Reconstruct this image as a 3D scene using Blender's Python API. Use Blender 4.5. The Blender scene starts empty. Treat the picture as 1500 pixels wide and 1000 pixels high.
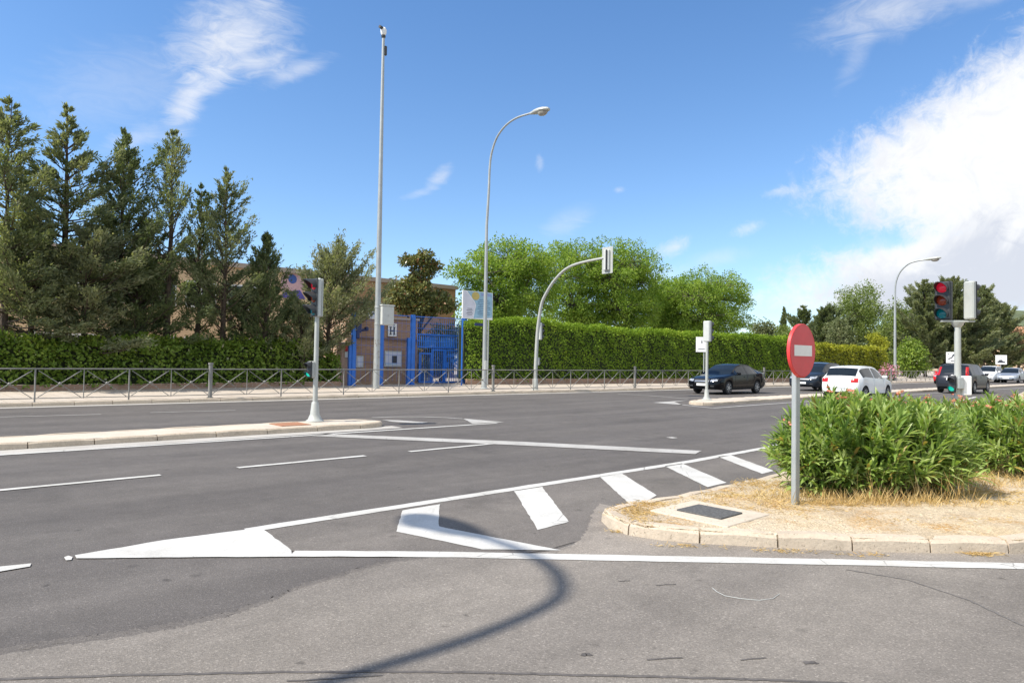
import bpy, bmesh, math, random
import numpy as np
from mathutils import Vector, Matrix
from mathutils.bvhtree import BVHTree
from mathutils.geometry import tessellate_polygon
R_ = math.radians
rnd = random.Random(7)
scn = bpy.context.scene
COL = scn.collection

# ------------------------------------------------------------------ survey
H = 1.5
ROLL, PITCH = math.atan(.0155), math.atan(26.6/1000)
cF = np.array([0, math.cos(PITCH), math.sin(PITCH)])
_r0 = np.array([1., 0, 0]); _u0 = np.array([0, -math.sin(PITCH), math.cos(PITCH)])
cU = _u0*math.cos(ROLL)-_r0*math.sin(ROLL); cR = _r0*math.cos(ROLL)+_u0*math.sin(ROLL)
TH = R_(47.7)                                   # heading of the main road
dU = np.array([math.sin(TH), math.cos(TH)]); dV = np.array([-math.cos(TH), math.sin(TH)])
ROT = math.atan2(dU[1], dU[0])                  # z rotation that turns local +x into the road direction

def W(u, v, z=0.): return Vector((u*dU[0]+v*dV[0], u*dU[1]+v*dV[1], z))
def ray(px, py): return cF+cR*(px-750)/1000+cU*(500-py)/1000
def G(px, py, z=0.):                            # survey sight line -> (u, v) at height z
    r = ray(px, py); t = (z-H)/r[2]; g = r[:2]*t
    return float(g@dU), float(g@dV)
def GW(px, py, z=0., lift=0.):
    u, v = G(px, py, z); return W(u, v, z+lift)
def PV(px, py, v):                              # sight line -> (u, z) on the upright plane v = const
    r = ray(px, py); t = v/float(r[:2]@dV)
    return float(r[:2]@dU)*t, H+r[2]*t
def ZT(u, v, py):                               # height over (u, v) seen at row py
    w = W(u, v); lo, hi = -5., 80.
    for _ in range(50):
        m = (lo+hi)/2; q = np.array([w.x, w.y, m-H]); y = 500-1000*(q@cU)/(q@cF)
        if y > py: lo = m
        else: hi = m
    return lo

# ------------------------------------------------------------------ object helpers
def tag(o, label=None, cat=None, group=None, kind=None):
    if label: o['label'] = label
    if cat: o['category'] = cat
    if group: o['group'] = group
    if kind: o['kind'] = kind
    return o
def thing(name, label, cat, loc=(0, 0, 0), rz=0., group=None):
    o = bpy.data.objects.new(name, None); COL.objects.link(o)
    o.empty_display_size = .2; o.location = loc; o.rotation_euler = (0, 0, rz)
    return tag(o, label, cat, group)
def link(name, me, mats, parent=None, smooth=None):
    if not isinstance(mats, (list, tuple)): mats = [mats]
    for m in mats: me.materials.append(m)
    if smooth is not None:
        me.shade_smooth(); me.set_sharp_from_angle(angle=R_(smooth))
    o = bpy.data.objects.new(name, me); COL.objects.link(o)
    if parent: o.parent = parent
    return o
def copy_tree(o, parent=None):
    c = o.copy(); COL.objects.link(c); c.parent = parent
    for ch in list(o.children): copy_tree(ch, c)
    return c

class MB:
    def __init__(s): s.v = []; s.f = []; s.mi = []; s.cur = 0
    def add(s, vs, fs):
        n = len(s.v); s.v += [tuple(p) for p in vs]; s.f += [tuple(i+n for i in f) for f in fs]; s.mi += [s.cur]*len(fs)
        return s
    def box(s, c, sz, rot=None, bev=0.):
        x, y, z = [q/2 for q in sz]
        if bev:
            b = bev; P = []
            for zz, k in ((-z, b), (-z+b, 0), (z-b, 0), (z, b)):
                for sx, sy, ox, oy in ((1, 1, 0, b), (1, 1, b, 0), (-1, 1, b, 0), (-1, 1, 0, b), (-1, -1, 0, b), (-1, -1, b, 0), (1, -1, b, 0), (1, -1, 0, b)):
                    P.append(Vector((sx*(x-ox-k*.7), sy*(y-oy-k*.7), zz)))
            F = [tuple(range(7, -1, -1)), tuple(range(24, 32))]
            for r in range(3):
                for i in range(8): F.append((r*8+i, r*8+(i+1) % 8, r*8+8+(i+1) % 8, r*8+8+i))
        else:
            P = [Vector((a*x, b*y, k*z)) for k in (-1, 1) for a, b in ((-1, -1), (1, -1), (1, 1), (-1, 1))]
            F = [(3, 2, 1, 0), (4, 5, 6, 7), (0, 1, 5, 4), (1, 2, 6, 5), (2, 3, 7, 6), (3, 0, 4, 7)]
        if rot is not None: P = [rot @ p for p in P]
        return s.add([p+Vector(c) for p in P], F)
    def tube(s, pts, rad, n=10, cap=True):
        pts = [Vector(p) for p in pts]
        if not isinstance(rad, (list, tuple)): rad = [rad]*len(pts)
        V = []; F = []; ref = None
        for i, p in enumerate(pts):
            t = (pts[min(i+1, len(pts)-1)]-pts[max(i-1, 0)]).normalized()
            if ref is None:
                ref = Vector((1, 0, 0)) if abs(t.x) < .8 else Vector((0, 1, 0))
            a = (ref-t*ref.dot(t)).normalized(); b = t.cross(a); ref = a
            for k in range(n):
                an = 2*math.pi*k/n; V.append(p+(a*math.cos(an)+b*math.sin(an))*rad[i])
        for i in range(len(pts)-1):
            for k in range(n): F.append((i*n+k, i*n+(k+1) % n, (i+1)*n+(k+1) % n, (i+1)*n+k))
        if cap: F += [tuple(range(n-1, -1, -1)), tuple(range((len(pts)-1)*n, len(pts)*n))]
        return s.add(V, F)
    def lathe(s, prof, n=24, M=None):           # prof: (r, z) around z
        V = []; F = []
        for r, z in prof:
            for k in range(n):
                a = 2*math.pi*k/n; V.append(Vector((r*math.cos(a), r*math.sin(a), z)))
        for i in range(len(prof)-1):
            for k in range(n): F.append((i*n+k, i*n+(k+1) % n, (i+1)*n+(k+1) % n, (i+1)*n+k))
        F += [tuple(range(n-1, -1, -1)), tuple(range((len(prof)-1)*n, len(prof)*n))]
        if M is not None: V = [M @ p for p in V]
        return s.add(V, F)
    def poly(s, pts):
        pts = [Vector(p) for p in pts]
        if len(pts) <= 4: return s.add(pts, [tuple(range(len(pts)))])
        return s.add(pts, [tuple(f) for f in tessellate_polygon([pts])])
    def prism(s, pts, vec):                     # pts: planar loop, extruded by vec
        n = len(pts); a = [Vector(p) for p in pts]; b = [p+Vector(vec) for p in a]
        return s.add(a+b, [tuple(range(n-1, -1, -1)), tuple(range(n, 2*n))]+[(i, (i+1) % n, n+(i+1) % n, n+i) for i in range(n)])
    def mesh(s, name):
        me = bpy.data.meshes.new(name); me.from_pydata(s.v, [], s.f)
        if any(s.mi): me.polygons.foreach_set('material_index', s.mi)
        bm = bmesh.new(); bm.from_mesh(me); bmesh.ops.recalc_face_normals(bm, faces=bm.faces); bm.to_mesh(me); bm.free()
        me.update(); return me
    def build(s, name, mats, parent=None, smooth=None): return link(name, s.mesh(name), mats, parent, smooth)
def struct(name, mb, mats, smooth=None):
    return tag(mb.build(name, mats, None, smooth), kind='structure')

# ------------------------------------------------------------------ materials
class NT:
    def __init__(s, nt): s.nt = nt; s.L = nt.links.new
    def n(s, t, **kw):
        q = s.nt.nodes.new(t)
        for k, v in kw.items(): setattr(q, k, v)
        return q
    def put(s, sock, v):
        if hasattr(v, 'is_linked'): s.L(v, sock)
        elif v is not None: sock.default_value = v
    def m(s, op, a, b=None, c=None, clamp=False):
        q = s.n('ShaderNodeMath', operation=op, use_clamp=clamp)
        for i, v in enumerate((a, b, c)): s.put(q.inputs[i], v)
        return q.outputs[0]
    def noise(s, vec, scale, detail=4., rough=.55, dist=0.):
        q = s.n('ShaderNodeTexNoise'); s.put(q.inputs['Vector'], vec)
        q.inputs['Scale'].default_value = scale; q.inputs['Detail'].default_value = detail
        q.inputs['Roughness'].default_value = rough; q.inputs['Distortion'].default_value = dist
        return q.outputs['Fac']
    def ramp(s, fac, stops, interp='LINEAR'):
        q = s.n('ShaderNodeValToRGB'); s.put(q.inputs[0], fac); e = q.color_ramp.elements; q.color_ramp.interpolation = interp
        while len(e) < len(stops): e.new(.5)
        for i, (p, c) in enumerate(stops):
            e[i].position = p; e[i].color = (c, c, c, 1) if not hasattr(c, '__len__') else (*c, 1)
        return q.outputs[0]
    def mix(s, fac, a, b, mode='MIX'):
        q = s.n('ShaderNodeMix', data_type='RGBA', blend_type=mode); s.put(q.inputs[0], fac)
        for i, v in ((6, a), (7, b)):
            s.put(q.inputs[i], v if hasattr(v, 'is_linked') else (*v, 1))
        return q.outputs[2]
    def mapr(s, v, a, b, c=0., d=1., smooth=False):
        q = s.n('ShaderNodeMapRange', interpolation_type='SMOOTHSTEP' if smooth else 'LINEAR')
        s.put(q.inputs[0], v)
        for i, x in enumerate((a, b, c, d)): q.inputs[i+1].default_value = x
        return q.outputs[0]
def newmat(name):
    m = bpy.data.materials.new(name); m.use_nodes = True; nt = m.node_tree
    b = nt.nodes['Principled BSDF']; return m, NT(nt), b
def plain(name, col, rough=.5, metal=0., var=.12, scale=6., bump=0., spec=.5, coat=0.):
    m, N, b = newmat(name)
    tc = N.n('ShaderNodeTexCoord').outputs['Object']
    f = N.noise(tc, scale, 5, .6)
    lo = [c*(1-var) for c in col]; hi = [min(1, c*(1+var)) for c in col]
    N.put(b.inputs['Base Color'], N.ramp(f, [(.3, lo), (.7, hi)]))
    b.inputs['Roughness'].default_value = rough; b.inputs['Metallic'].default_value = metal
    b.inputs['Specular IOR Level'].default_value = spec; b.inputs['Coat Weight'].default_value = coat
    if coat: b.inputs['Coat Roughness'].default_value = .04
    if bump:
        bn = N.n('ShaderNodeBump'); bn.inputs['Strength'].default_value = bump; bn.inputs['Distance'].default_value = .02
        N.put(bn.inputs['Height'], N.noise(tc, scale*6, 4)); N.put(b.inputs['Normal'], bn.outputs[0])
    return m
def glow(name, col, e, strength):
    m, N, b = newmat(name); b.inputs['Base Color'].default_value = (*col, 1); b.inputs['Emission Color'].default_value = (*e, 1)
    b.inputs['Emission Strength'].default_value = strength; b.inputs['Roughness'].default_value = .15; return m
def leafmat(name, cols, trans=.3, rough=.55, patch=1.2, dry=None):
    m, N, b = newmat(name)
    g = N.n('ShaderNodeNewGeometry'); tc = N.n('ShaderNodeTexCoord').outputs['Object']
    r = g.outputs['Random Per Island']; p = N.noise(tc, patch, 3, .6)
    f = N.m('ADD', N.m('MULTIPLY', r, .55), N.m('MULTIPLY', N.mapr(p, .3, .7), .45))
    k = len(cols); c = N.ramp(f, [(.08+.84*i/(k-1), q) for i, q in enumerate(cols)])
    if dry: c = N.mix(N.m('GREATER_THAN', r, dry[0]), c, dry[1])
    N.put(b.inputs['Base Color'], c); b.inputs['Roughness'].default_value = rough; b.inputs['Specular IOR Level'].default_value = .22
    t = N.n('ShaderNodeBsdfTranslucent'); N.put(t.inputs[0], N.mix(1., c, (1.1, 1.15, .5), 'MULTIPLY'))
    mx = N.n('ShaderNodeMixShader'); mx.inputs[0].default_value = trans
    N.L(b.outputs[0], mx.inputs[1]); N.L(t.outputs[0], mx.inputs[2])
    N.L(mx.outputs[0], m.node_tree.nodes['Material Output'].inputs[0]); return m
def asphalt(name, base, warm, tracks=0.):
    m, N, b = newmat(name); tc = N.n('ShaderNodeTexCoord').outputs['Object']
    mp = N.n('ShaderNodeMapping'); N.put(mp.inputs[0], tc); mp.inputs['Rotation'].default_value = (0, 0, -ROT)
    mp2 = N.n('ShaderNodeMapping'); N.put(mp2.inputs[0], mp.outputs[0]); mp2.inputs['Scale'].default_value = (.12, 1., 1.)
    big = N.noise(tc, .22, 5, .6); streak = N.noise(mp2.outputs[0], 1.6, 4, .6); mid = N.noise(tc, 3.5, 5, .65)
    fine = N.noise(tc, 95., 2, .7)
    vo = N.n('ShaderNodeTexVoronoi'); N.put(vo.inputs['Vector'], tc); vo.inputs['Scale'].default_value = 130.
    stone = N.n('ShaderNodeSeparateColor'); N.put(stone.inputs[0], vo.outputs['Color'])
    c = N.mix(N.mapr(big, .35, .65), base, warm)
    c = N.mix(1., c, N.ramp(streak, [(.3, .86), (.7, 1.12)]), 'MULTIPLY')
    c = N.mix(1., c, N.ramp(mid, [(.3, .92), (.7, 1.07)]), 'MULTIPLY')
    c = N.mix(1., c, N.ramp(fine, [(.3, .80), (.7, 1.17)]), 'MULTIPLY')
    c = N.mix(1., c, N.ramp(stone.outputs[0], [(0., .8), (.82, 1.03), (.93, 1.10), (1., 1.5)]), 'MULTIPLY')
    sy_ = N.n('ShaderNodeSeparateXYZ'); N.put(sy_.inputs[0], mp.outputs[0])
    trk = N.m('SINE', N.m('MULTIPLY', N.m('ADD', sy_.outputs[1], N.m('MULTIPLY', N.noise(mp2.outputs[0], .5, 2), .5)), 3.9))
    c = N.mix(1., c, N.mix(N.mapr(trk, -1, 1), (.93, .93, .935), (1.05, 1.05, 1.045)), 'MULTIPLY')
    c = N.mix(1., c, N.ramp(N.noise(tc, .75, 6, .72, .4), [(.30, .80), (.44, 1.), (.70, 1.05)]), 'MULTIPLY')
    drip = N.n('ShaderNodeTexVoronoi'); N.put(drip.inputs['Vector'], tc); drip.inputs['Scale'].default_value = 1.6
    c = N.mix(1., c, N.ramp(N.m('ADD', drip.outputs['Distance'], N.m('MULTIPLY', N.noise(tc, 9., 3), .10)), [(.06, .66), (.13, 1.)]), 'MULTIPLY')
    spots = N.ramp(N.noise(tc, 7.3, 2, .4), [(.23, .62), (.28, 1.)])
    c = N.mix(1., c, spots, 'MULTIPLY')
    N.put(b.inputs['Base Color'], c); b.inputs['Roughness'].default_value = .82; b.inputs['Specular IOR Level'].default_value = .3
    bn = N.n('ShaderNodeBump'); bn.inputs['Strength'].default_value = .35; bn.inputs['Distance'].default_value = .006
    N.put(bn.inputs['Height'], N.m('ADD', vo.outputs['Distance'], fine)); N.put(b.inputs['Normal'], bn.outputs[0]); return m
def paint_mat(name, col, wear):
    m, N, b = newmat(name); tc = N.n('ShaderNodeTexCoord').outputs['Object']
    f = N.m('ADD', N.m('MULTIPLY', N.noise(tc, 26., 7, .8), .55), N.m('MULTIPLY', N.noise(tc, 2.6, 5, .65), .45))
    c = N.ramp(f, [(wear-.045, (.20, .185, .17)), (wear+.02, [q*.82 for q in col]), (.60, col), (.8, [q*1.06 for q in col])])
    c = N.mix(1., c, N.ramp(N.noise(tc, 1.1, 5, .7), [(.32, (.84, .825, .80)), (.62, (1, 1, 1))]), 'MULTIPLY')
    c = N.mix(1., c, N.ramp(N.noise(tc, 140., 2, .8), [(.3, .84), (.7, 1.07)]), 'MULTIPLY')
    vo = N.n('ShaderNodeTexVoronoi', feature='DISTANCE_TO_EDGE'); N.put(vo.inputs['Vector'], N.mix(.12, tc, N.n('ShaderNodeTexNoise').outputs['Color'])); vo.inputs['Scale'].default_value = 2.3
    crack = N.m('MULTIPLY', N.m('LESS_THAN', vo.outputs['Distance'], .008), N.mapr(N.noise(tc, .9, 3, .6), .50, .60))
    c = N.mix(N.m('MULTIPLY', crack, .7), c, (.2, .19, .175))
    N.put(b.inputs['Base Color'], c); b.inputs['Roughness'].default_value = .75; return m
def concrete(name, col, var=.16, tile=None, stain=.0, speck=0.):
    m, N, b = newmat(name); tc = N.n('ShaderNodeTexCoord').outputs['Object']
    f = N.m('ADD', N.m('MULTIPLY', N.noise(tc, 1.6, 5, .65), .5), N.m('MULTIPLY', N.noise(tc, 24., 4, .7), .5))
    c = N.ramp(f, [(.32, [q*(1-var) for q in col]), (.68, [min(1, q*(1+var*.7)) for q in col])])
    if tile:
        mp = N.n('ShaderNodeMapping'); N.put(mp.inputs[0], tc); mp.inputs['Rotation'].default_value = (0, 0, -ROT)
        br = N.n('ShaderNodeTexBrick'); N.put(br.inputs['Vector'], mp.outputs[0]); br.offset = 0.
        br.inputs['Scale'].default_value = 1.; br.inputs['Brick Width'].default_value = tile; br.inputs['Row Height'].default_value = tile
        br.inputs['Mortar Size'].default_value = .012; br.inputs['Color1'].default_value = (1, 1, 1, 1); br.inputs['Color2'].default_value = (.93, .92, .9, 1); br.inputs['Mortar'].default_value = (.7, .67, .62, 1)
        c = N.mix(1., c, br.outputs[0], 'MULTIPLY')
    if stain: c = N.mix(N.m('MULTIPLY', N.mapr(N.noise(tc, .9, 4, .7), .52, .7), stain), c, (.16, .13, .1))
    if speck: c = N.mix(N.m('MULTIPLY', N.m('GREATER_THAN', N.noise(tc, 55., 2, .5), .66), speck), c, (.13, .1, .07))
    N.put(b.inputs['Base Color'], c); b.inputs['Roughness'].default_value = .88; b.inputs['Specular IOR Level'].default_value = .2
    bn = N.n('ShaderNodeBump'); bn.inputs['Strength'].default_value = .4; bn.inputs['Distance'].default_value = .012
    N.put(bn.inputs['Height'], N.noise(tc, 40., 4)); N.put(b.inputs['Normal'], bn.outputs[0]); return m
def brick(name, c1, c2, mortar, scale=1.):
    m, N, b = newmat(name); tc = N.n('ShaderNodeTexCoord').outputs['Object']
    mp = N.n('ShaderNodeMapping'); N.put(mp.inputs[0], tc); mp.inputs['Rotation'].default_value = (R_(90), 0, 0)
    br = N.n('ShaderNodeTexBrick'); N.put(br.inputs['Vector'], mp.outputs[0])
    br.inputs['Scale'].default_value = scale; br.inputs['Brick Width'].default_value = .26; br.inputs['Row Height'].default_value = .08; br.inputs['Mortar Size'].default_value = .009
    br.inputs['Color1'].default_value = (*c1, 1); br.inputs['Color2'].default_value = (*c2, 1); br.inputs['Mortar'].default_value = (*mortar, 1)
    c = N.mix(1., br.outputs[0], N.ramp(N.noise(tc, 1.3, 5, .6), [(.3, .82), (.7, 1.15)]), 'MULTIPLY')
    N.put(b.inputs['Base Color'], c); b.inputs['Roughness'].default_value = .9
    bn = N.n('ShaderNodeBump'); bn.inputs['Strength'].default_value = .5; bn.inputs['Distance'].default_value = .01
    N.put(bn.inputs['Height'], br.outputs['Fac']); bn.invert = True; N.put(b.inputs['Normal'], bn.outputs[0]); return m
def soil_mat():
    m, N, b = newmat('dry_soil'); tc = N.n('ShaderNodeTexCoord').outputs['Object']
    c = N.ramp(N.noise(tc, 1.3, 6, .65), [(.3, (.44, .35, .25)), (.55, (.58, .48, .345)), (.72, (.68, .59, .455))])
    litter = N.m('MULTIPLY', N.mapr(N.noise(tc, 2.1, 3, .6), .54, .66), N.mapr(N.noise(tc, 34., 4, .7), .42, .58))
    c = N.mix(N.m('MULTIPLY', N.mapr(N.noise(tc, .8, 4, .6), .48, .68), .38), c, (.58, .42, .21))
    c = N.mix(litter, c, (.46, .27, .10))
    vo = N.n('ShaderNodeTexVoronoi'); N.put(vo.inputs['Vector'], tc); vo.inputs['Scale'].default_value = 46.
    sp = N.n('ShaderNodeSeparateColor'); N.put(sp.inputs[0], vo.outputs['Color'])
    c = N.mix(1., c, N.ramp(sp.outputs[0], [(0, .82), (.6, 1.), (.9, 1.1), (1, 1.35)]), 'MULTIPLY')
    c = N.mix(N.m('GREATER_THAN', N.noise(tc, 60., 2, .5), .68), c, (.14, .1, .07))
    N.put(b.inputs['Base Color'], c); b.inputs['Roughness'].default_value = .95; b.inputs['Specular IOR Level'].default_value = .1
    bn = N.n('ShaderNodeBump'); bn.inputs['Strength'].default_value = .8; bn.inputs['Distance'].default_value = .03
    N.put(bn.inputs['Height'], N.m('ADD', N.noise(tc, 22., 6, .7), N.m('MULTIPLY', vo.outputs['Distance'], .6))); N.put(b.inputs['Normal'], bn.outputs[0]); return m

M = {}
M['road'] = asphalt('dark_asphalt', (.108, .097, .089), (.127, .115, .106))
M['slip'] = asphalt('worn_asphalt', (.188, .168, .147), (.222, .199, .175))
M['gore'] = asphalt('mid_asphalt', (.142, .127, .113), (.170, .152, .136))
M['dust'] = asphalt('dusty_asphalt', (.225, .198, .170), (.27, .238, .205))
M['white_line'] = paint_mat('white_road_paint', (.61, .60, .57), .375)
M['worn_line'] = paint_mat('worn_road_paint', (.47, .455, .43), .41)
M['kerb'] = concrete('kerb_concrete', (.53, .445, .345), .2, None, .35, .5)
M['pave'] = concrete('pavement_tiles', (.50, .44, .375), .12, .4, .25)
M['median'] = concrete('median_paving', (.54, .475, .395), .12, None, .2, .3)
M['gutter'] = concrete('gutter_concrete', (.42, .40, .37), .15, None, .2)
M['slab'] = concrete('grate_slab', (.55, .475, .38), .15, None, .3, .4)
M['soil'] = soil_mat()
M['earth'] = concrete('dry_earth', (.33, .27, .18), .3)
M['hill'] = plain('hill_scrub', (.085, .105, .05), .95, 0, .5, .08)
M['galv'] = plain('galvanised_steel', (.38, .40, .395), .5, .35, .1, 3.)
M['pale_metal'] = plain('pale_grey_paint', (.43, .44, .41), .45, .1, .08, 4.)
M['rail'] = plain('railing_steel', (.25, .24, .22), .6, .25, .15, 5.)
M['dark'] = plain('dark_housing', (.035, .037, .04), .5, 0, .2)
M['black'] = plain('black_rubber', (.014, .014, .015), .7, 0, .2)
M['cab'] = plain('cabinet_grey', (.50, .515, .49), .55, 0, .06)
M['white'] = plain('white_enamel', (.82, .82, .80), .4, 0, .04)
M['red_sign'] = plain('red_sign_face', (.60, .048, .055), .45, 0, .08, 5.)
M['red_rim'] = plain('red_sign_rim', (.72, .05, .05), .4, 0, .08, 5.)
M['sign_white'] = plain('sign_bar_white', (.76, .74, .68), .5, 0, .05)
M['blue'] = plain('blue_gloss_paint', (.022, .145, .55), .35, 0, .14, 3.)
M['navy'] = plain('navy_paint', (.012, .025, .11), .45, 0, .2)
M['brick'] = brick('gatehouse_brick', (.32, .185, .115), (.39, .235, .15), (.40, .30, .22))
M['brick2'] = brick('school_brick', (.36, .20, .095), (.42, .24, .12), (.38, .28, .18))
M['lowbrick'] = brick('low_wall_brick', (.30, .17, .11), (.38, .22, .14), (.40, .32, .25))
M['render'] = concrete('beige_render', (.74, .54, .34), .14, None, .15)
M['capstone'] = concrete('parapet_cap', (.40, .33, .27), .15)
M['glass'] = plain('dark_glass', (.012, .016, .019), .06, 0, .1, 2., 0, .45)
M['bark'] = plain('brown_bark', (.085, .060, .042), .95, 0, .4, 7., .8)
M['bark2'] = plain('grey_bark', (.13, .11, .09), .95, 0, .35, 6., .8)
M['stem'] = plain('green_brown_stem', (.16, .14, .06), .8, 0, .3, 9.)
M['rust'] = plain('rusty_cover', (.34, .16, .085), .8, 0, .25, 12.)
M['iron'] = plain('cast_iron_grate', (.115, .112, .108), .8, .15, .45, 42., .6)
M['pot'] = plain('white_pot', (.75, .74, .70), .6)
M['chrome'] = plain('chrome_trim', (.7, .7, .7), .2, .9, .05)
M['tyre'] = plain('tyre_rubber', (.016, .016, .017), .8, 0, .2)
M['rim'] = plain('alloy_rim', (.42, .43, .44), .35, .7, .06)
M['lamp_clear'] = plain('clear_lamp_lens', (.46, .48, .50), .12, .4, .35, 18.)
M['lamp_red'] = plain('red_lamp_lens', (.42, .012, .014), .15, 0, .2, 14.)
M['lens_red'] = glow('red_signal_lens', (.33, .006, .02), (.6, .012, .04), .30)
M['lens_amber'] = glow('amber_signal_lens', (.18, .028, .012), (.3, .05, .02), .08)
M['lens_green'] = glow('green_signal_lens', (.0, .10, .13), (.0, .2, .25), .10)
M['lens_lit'] = glow('lit_green_lens', (.0, .35, .28), (.01, .75, .55), .45)
M['interior'] = plain('car_interior', (.03, .03, .032), .8)
M['print_blue'] = plain('poster_blue', (.28, .46, .58), .5, 0, .25, 3.)
M['print_pale'] = plain('poster_pale', (.62, .63, .70), .5, 0, .08, 3.)
M['ink'] = plain('dark_print', (.05, .055, .07), .6)
M['ochre'] = plain('ochre_print', (.5, .40, .12), .6)

# leaves
M['lf_cypress'] = leafmat('cypress_spray', [(.105, .138, .068), (.175, .205, .105), (.26, .28, .155), (.39, .385, .24)], .42, .7, .9)
M['lf_cedar'] = leafmat('dark_cedar_spray', [(.075, .108, .052), (.135, .17, .075), (.22, .24, .11)], .38, .7, .9)
M['lf_blue'] = leafmat('blue_juniper_spray', [(.16, .185, .105), (.245, .26, .15), (.35, .345, .215)], .4, .7, .9)
M['lf_elm'] = leafmat('elm_leaf', [(.115, .195, .03), (.19, .295, .046), (.285, .395, .07), (.385, .465, .10)], .48, .5, .8)
M['lf_mid'] = leafmat('mid_green_leaf', [(.12, .165, .048), (.19, .245, .072), (.26, .31, .1)], .42, .55, .6)
M['lf_grey'] = leafmat('grey_green_leaf', [(.10, .125, .055), (.15, .175, .08), (.20, .21, .1)], .3, .6, .6)
M['lf_hedge'] = leafmat('hedge_leaf', [(.095, .165, .018), (.17, .27, .028), (.25, .365, .04), (.36, .44, .055)], .38, .7, .7)
M['lf_ivy'] = leafmat('dark_ivy_leaf', [(.095, .155, .024), (.165, .245, .035), (.27, .34, .056)], .28, .4, .9, (.985, (.42, .40, .24)))
M['lf_yellow'] = leafmat('yellow_hedge_leaf', [(.20, .22, .025), (.32, .33, .035), (.45, .43, .05)], .42, .5, .7)
M['lf_magn'] = leafmat('magnolia_leaf', [(.075, .095, .035), (.14, .16, .055), (.235, .235, .08), (.35, .32, .10)], .2, .3, 1.4, (.88, (.25, .13, .055)))
M['lf_brown'] = leafmat('brown_foliage', [(.14, .09, .05), (.22, .15, .08), (.28, .2, .1)], .25, .6, .8)
M['lf_olea'] = leafmat('oleander_leaf', [(.115, .185, .045), (.225, .335, .08), (.36, .46, .14), (.54, .60, .30)], .42, .38, 2.2, (.965, (.42, .31, .10)))
M['petal'] = leafmat('salmon_petal', [(.62, .20, .15), (.72, .28, .2), (.78, .42, .32)], .3, .5, 3.)
M['pink'] = leafmat('pink_petal', [(.55, .16, .30), (.72, .32, .46), (.78, .48, .55)], .3, .5, 3.)
M['straw'] = leafmat('straw_blade', [(.42, .26, .10), (.58, .41, .18), (.72, .56, .30)], .25, .7, 1.5)
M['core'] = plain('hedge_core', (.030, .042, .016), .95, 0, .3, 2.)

# ------------------------------------------------------------------ leaf meshes
rng = np.random.default_rng(11)
def unit(a): return a/np.maximum(np.linalg.norm(a, axis=1, keepdims=True), 1e-9)
def rvec(n): return unit(rng.normal(size=(n, 3)))
def leaf_mesh(name, P, A, ln, wd, up=None, long=False):
    n = len(P); A = unit(A); S = np.cross(A, rvec(n) if up is None else unit(up+.5*rvec(n))); S = unit(S)
    ln = np.broadcast_to(np.asarray(ln, float), (n,))[:, None]; wd = np.broadcast_to(np.asarray(wd, float), (n,))[:, None]
    Nn = np.cross(S, A)
    if not long:
        V = np.stack([P, P+A*ln*.45+S*wd*.5, P+A*ln+Nn*ln*.08, P+A*ln*.45-S*wd*.5], 1).reshape(-1, 3); k = 4
        loops = np.arange(n*4, dtype=np.int32); starts = np.arange(0, n*4, 4, dtype=np.int32); tot = np.full(n, 4, np.int32)
    else:
        c = Nn*ln*.14; k = 6
        V = np.stack([P, P+A*ln*.30+S*wd*.5+c*.5, P+A*ln*.30-S*wd*.5+c*.5, P+A*ln*.68+S*wd*.42+c*.55, P+A*ln*.68-S*wd*.42+c*.55, P+A*ln-c*.4], 1).reshape(-1, 3)
        b = (np.arange(n)*6)[:, None]
        loops = (b+np.array([0, 1, 2, 1, 3, 4, 2, 3, 5, 4])).astype(np.int32).reshape(-1)
        tot = np.tile(np.array([3, 4, 3], np.int32), n); starts = np.concatenate([[0], np.cumsum(tot)[:-1]]).astype(np.int32)
    me = bpy.data.meshes.new(name); me.vertices.add(len(V)); me.vertices.foreach_set('co', V.astype(np.float32).ravel())
    me.loops.add(len(loops)); me.loops.foreach_set('vertex_index', loops)
    me.polygons.add(len(tot)); me.polygons.foreach_set('loop_start', starts); me.polygons.foreach_set('loop_total', tot)
    me.update(calc_edges=True); return me

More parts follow.
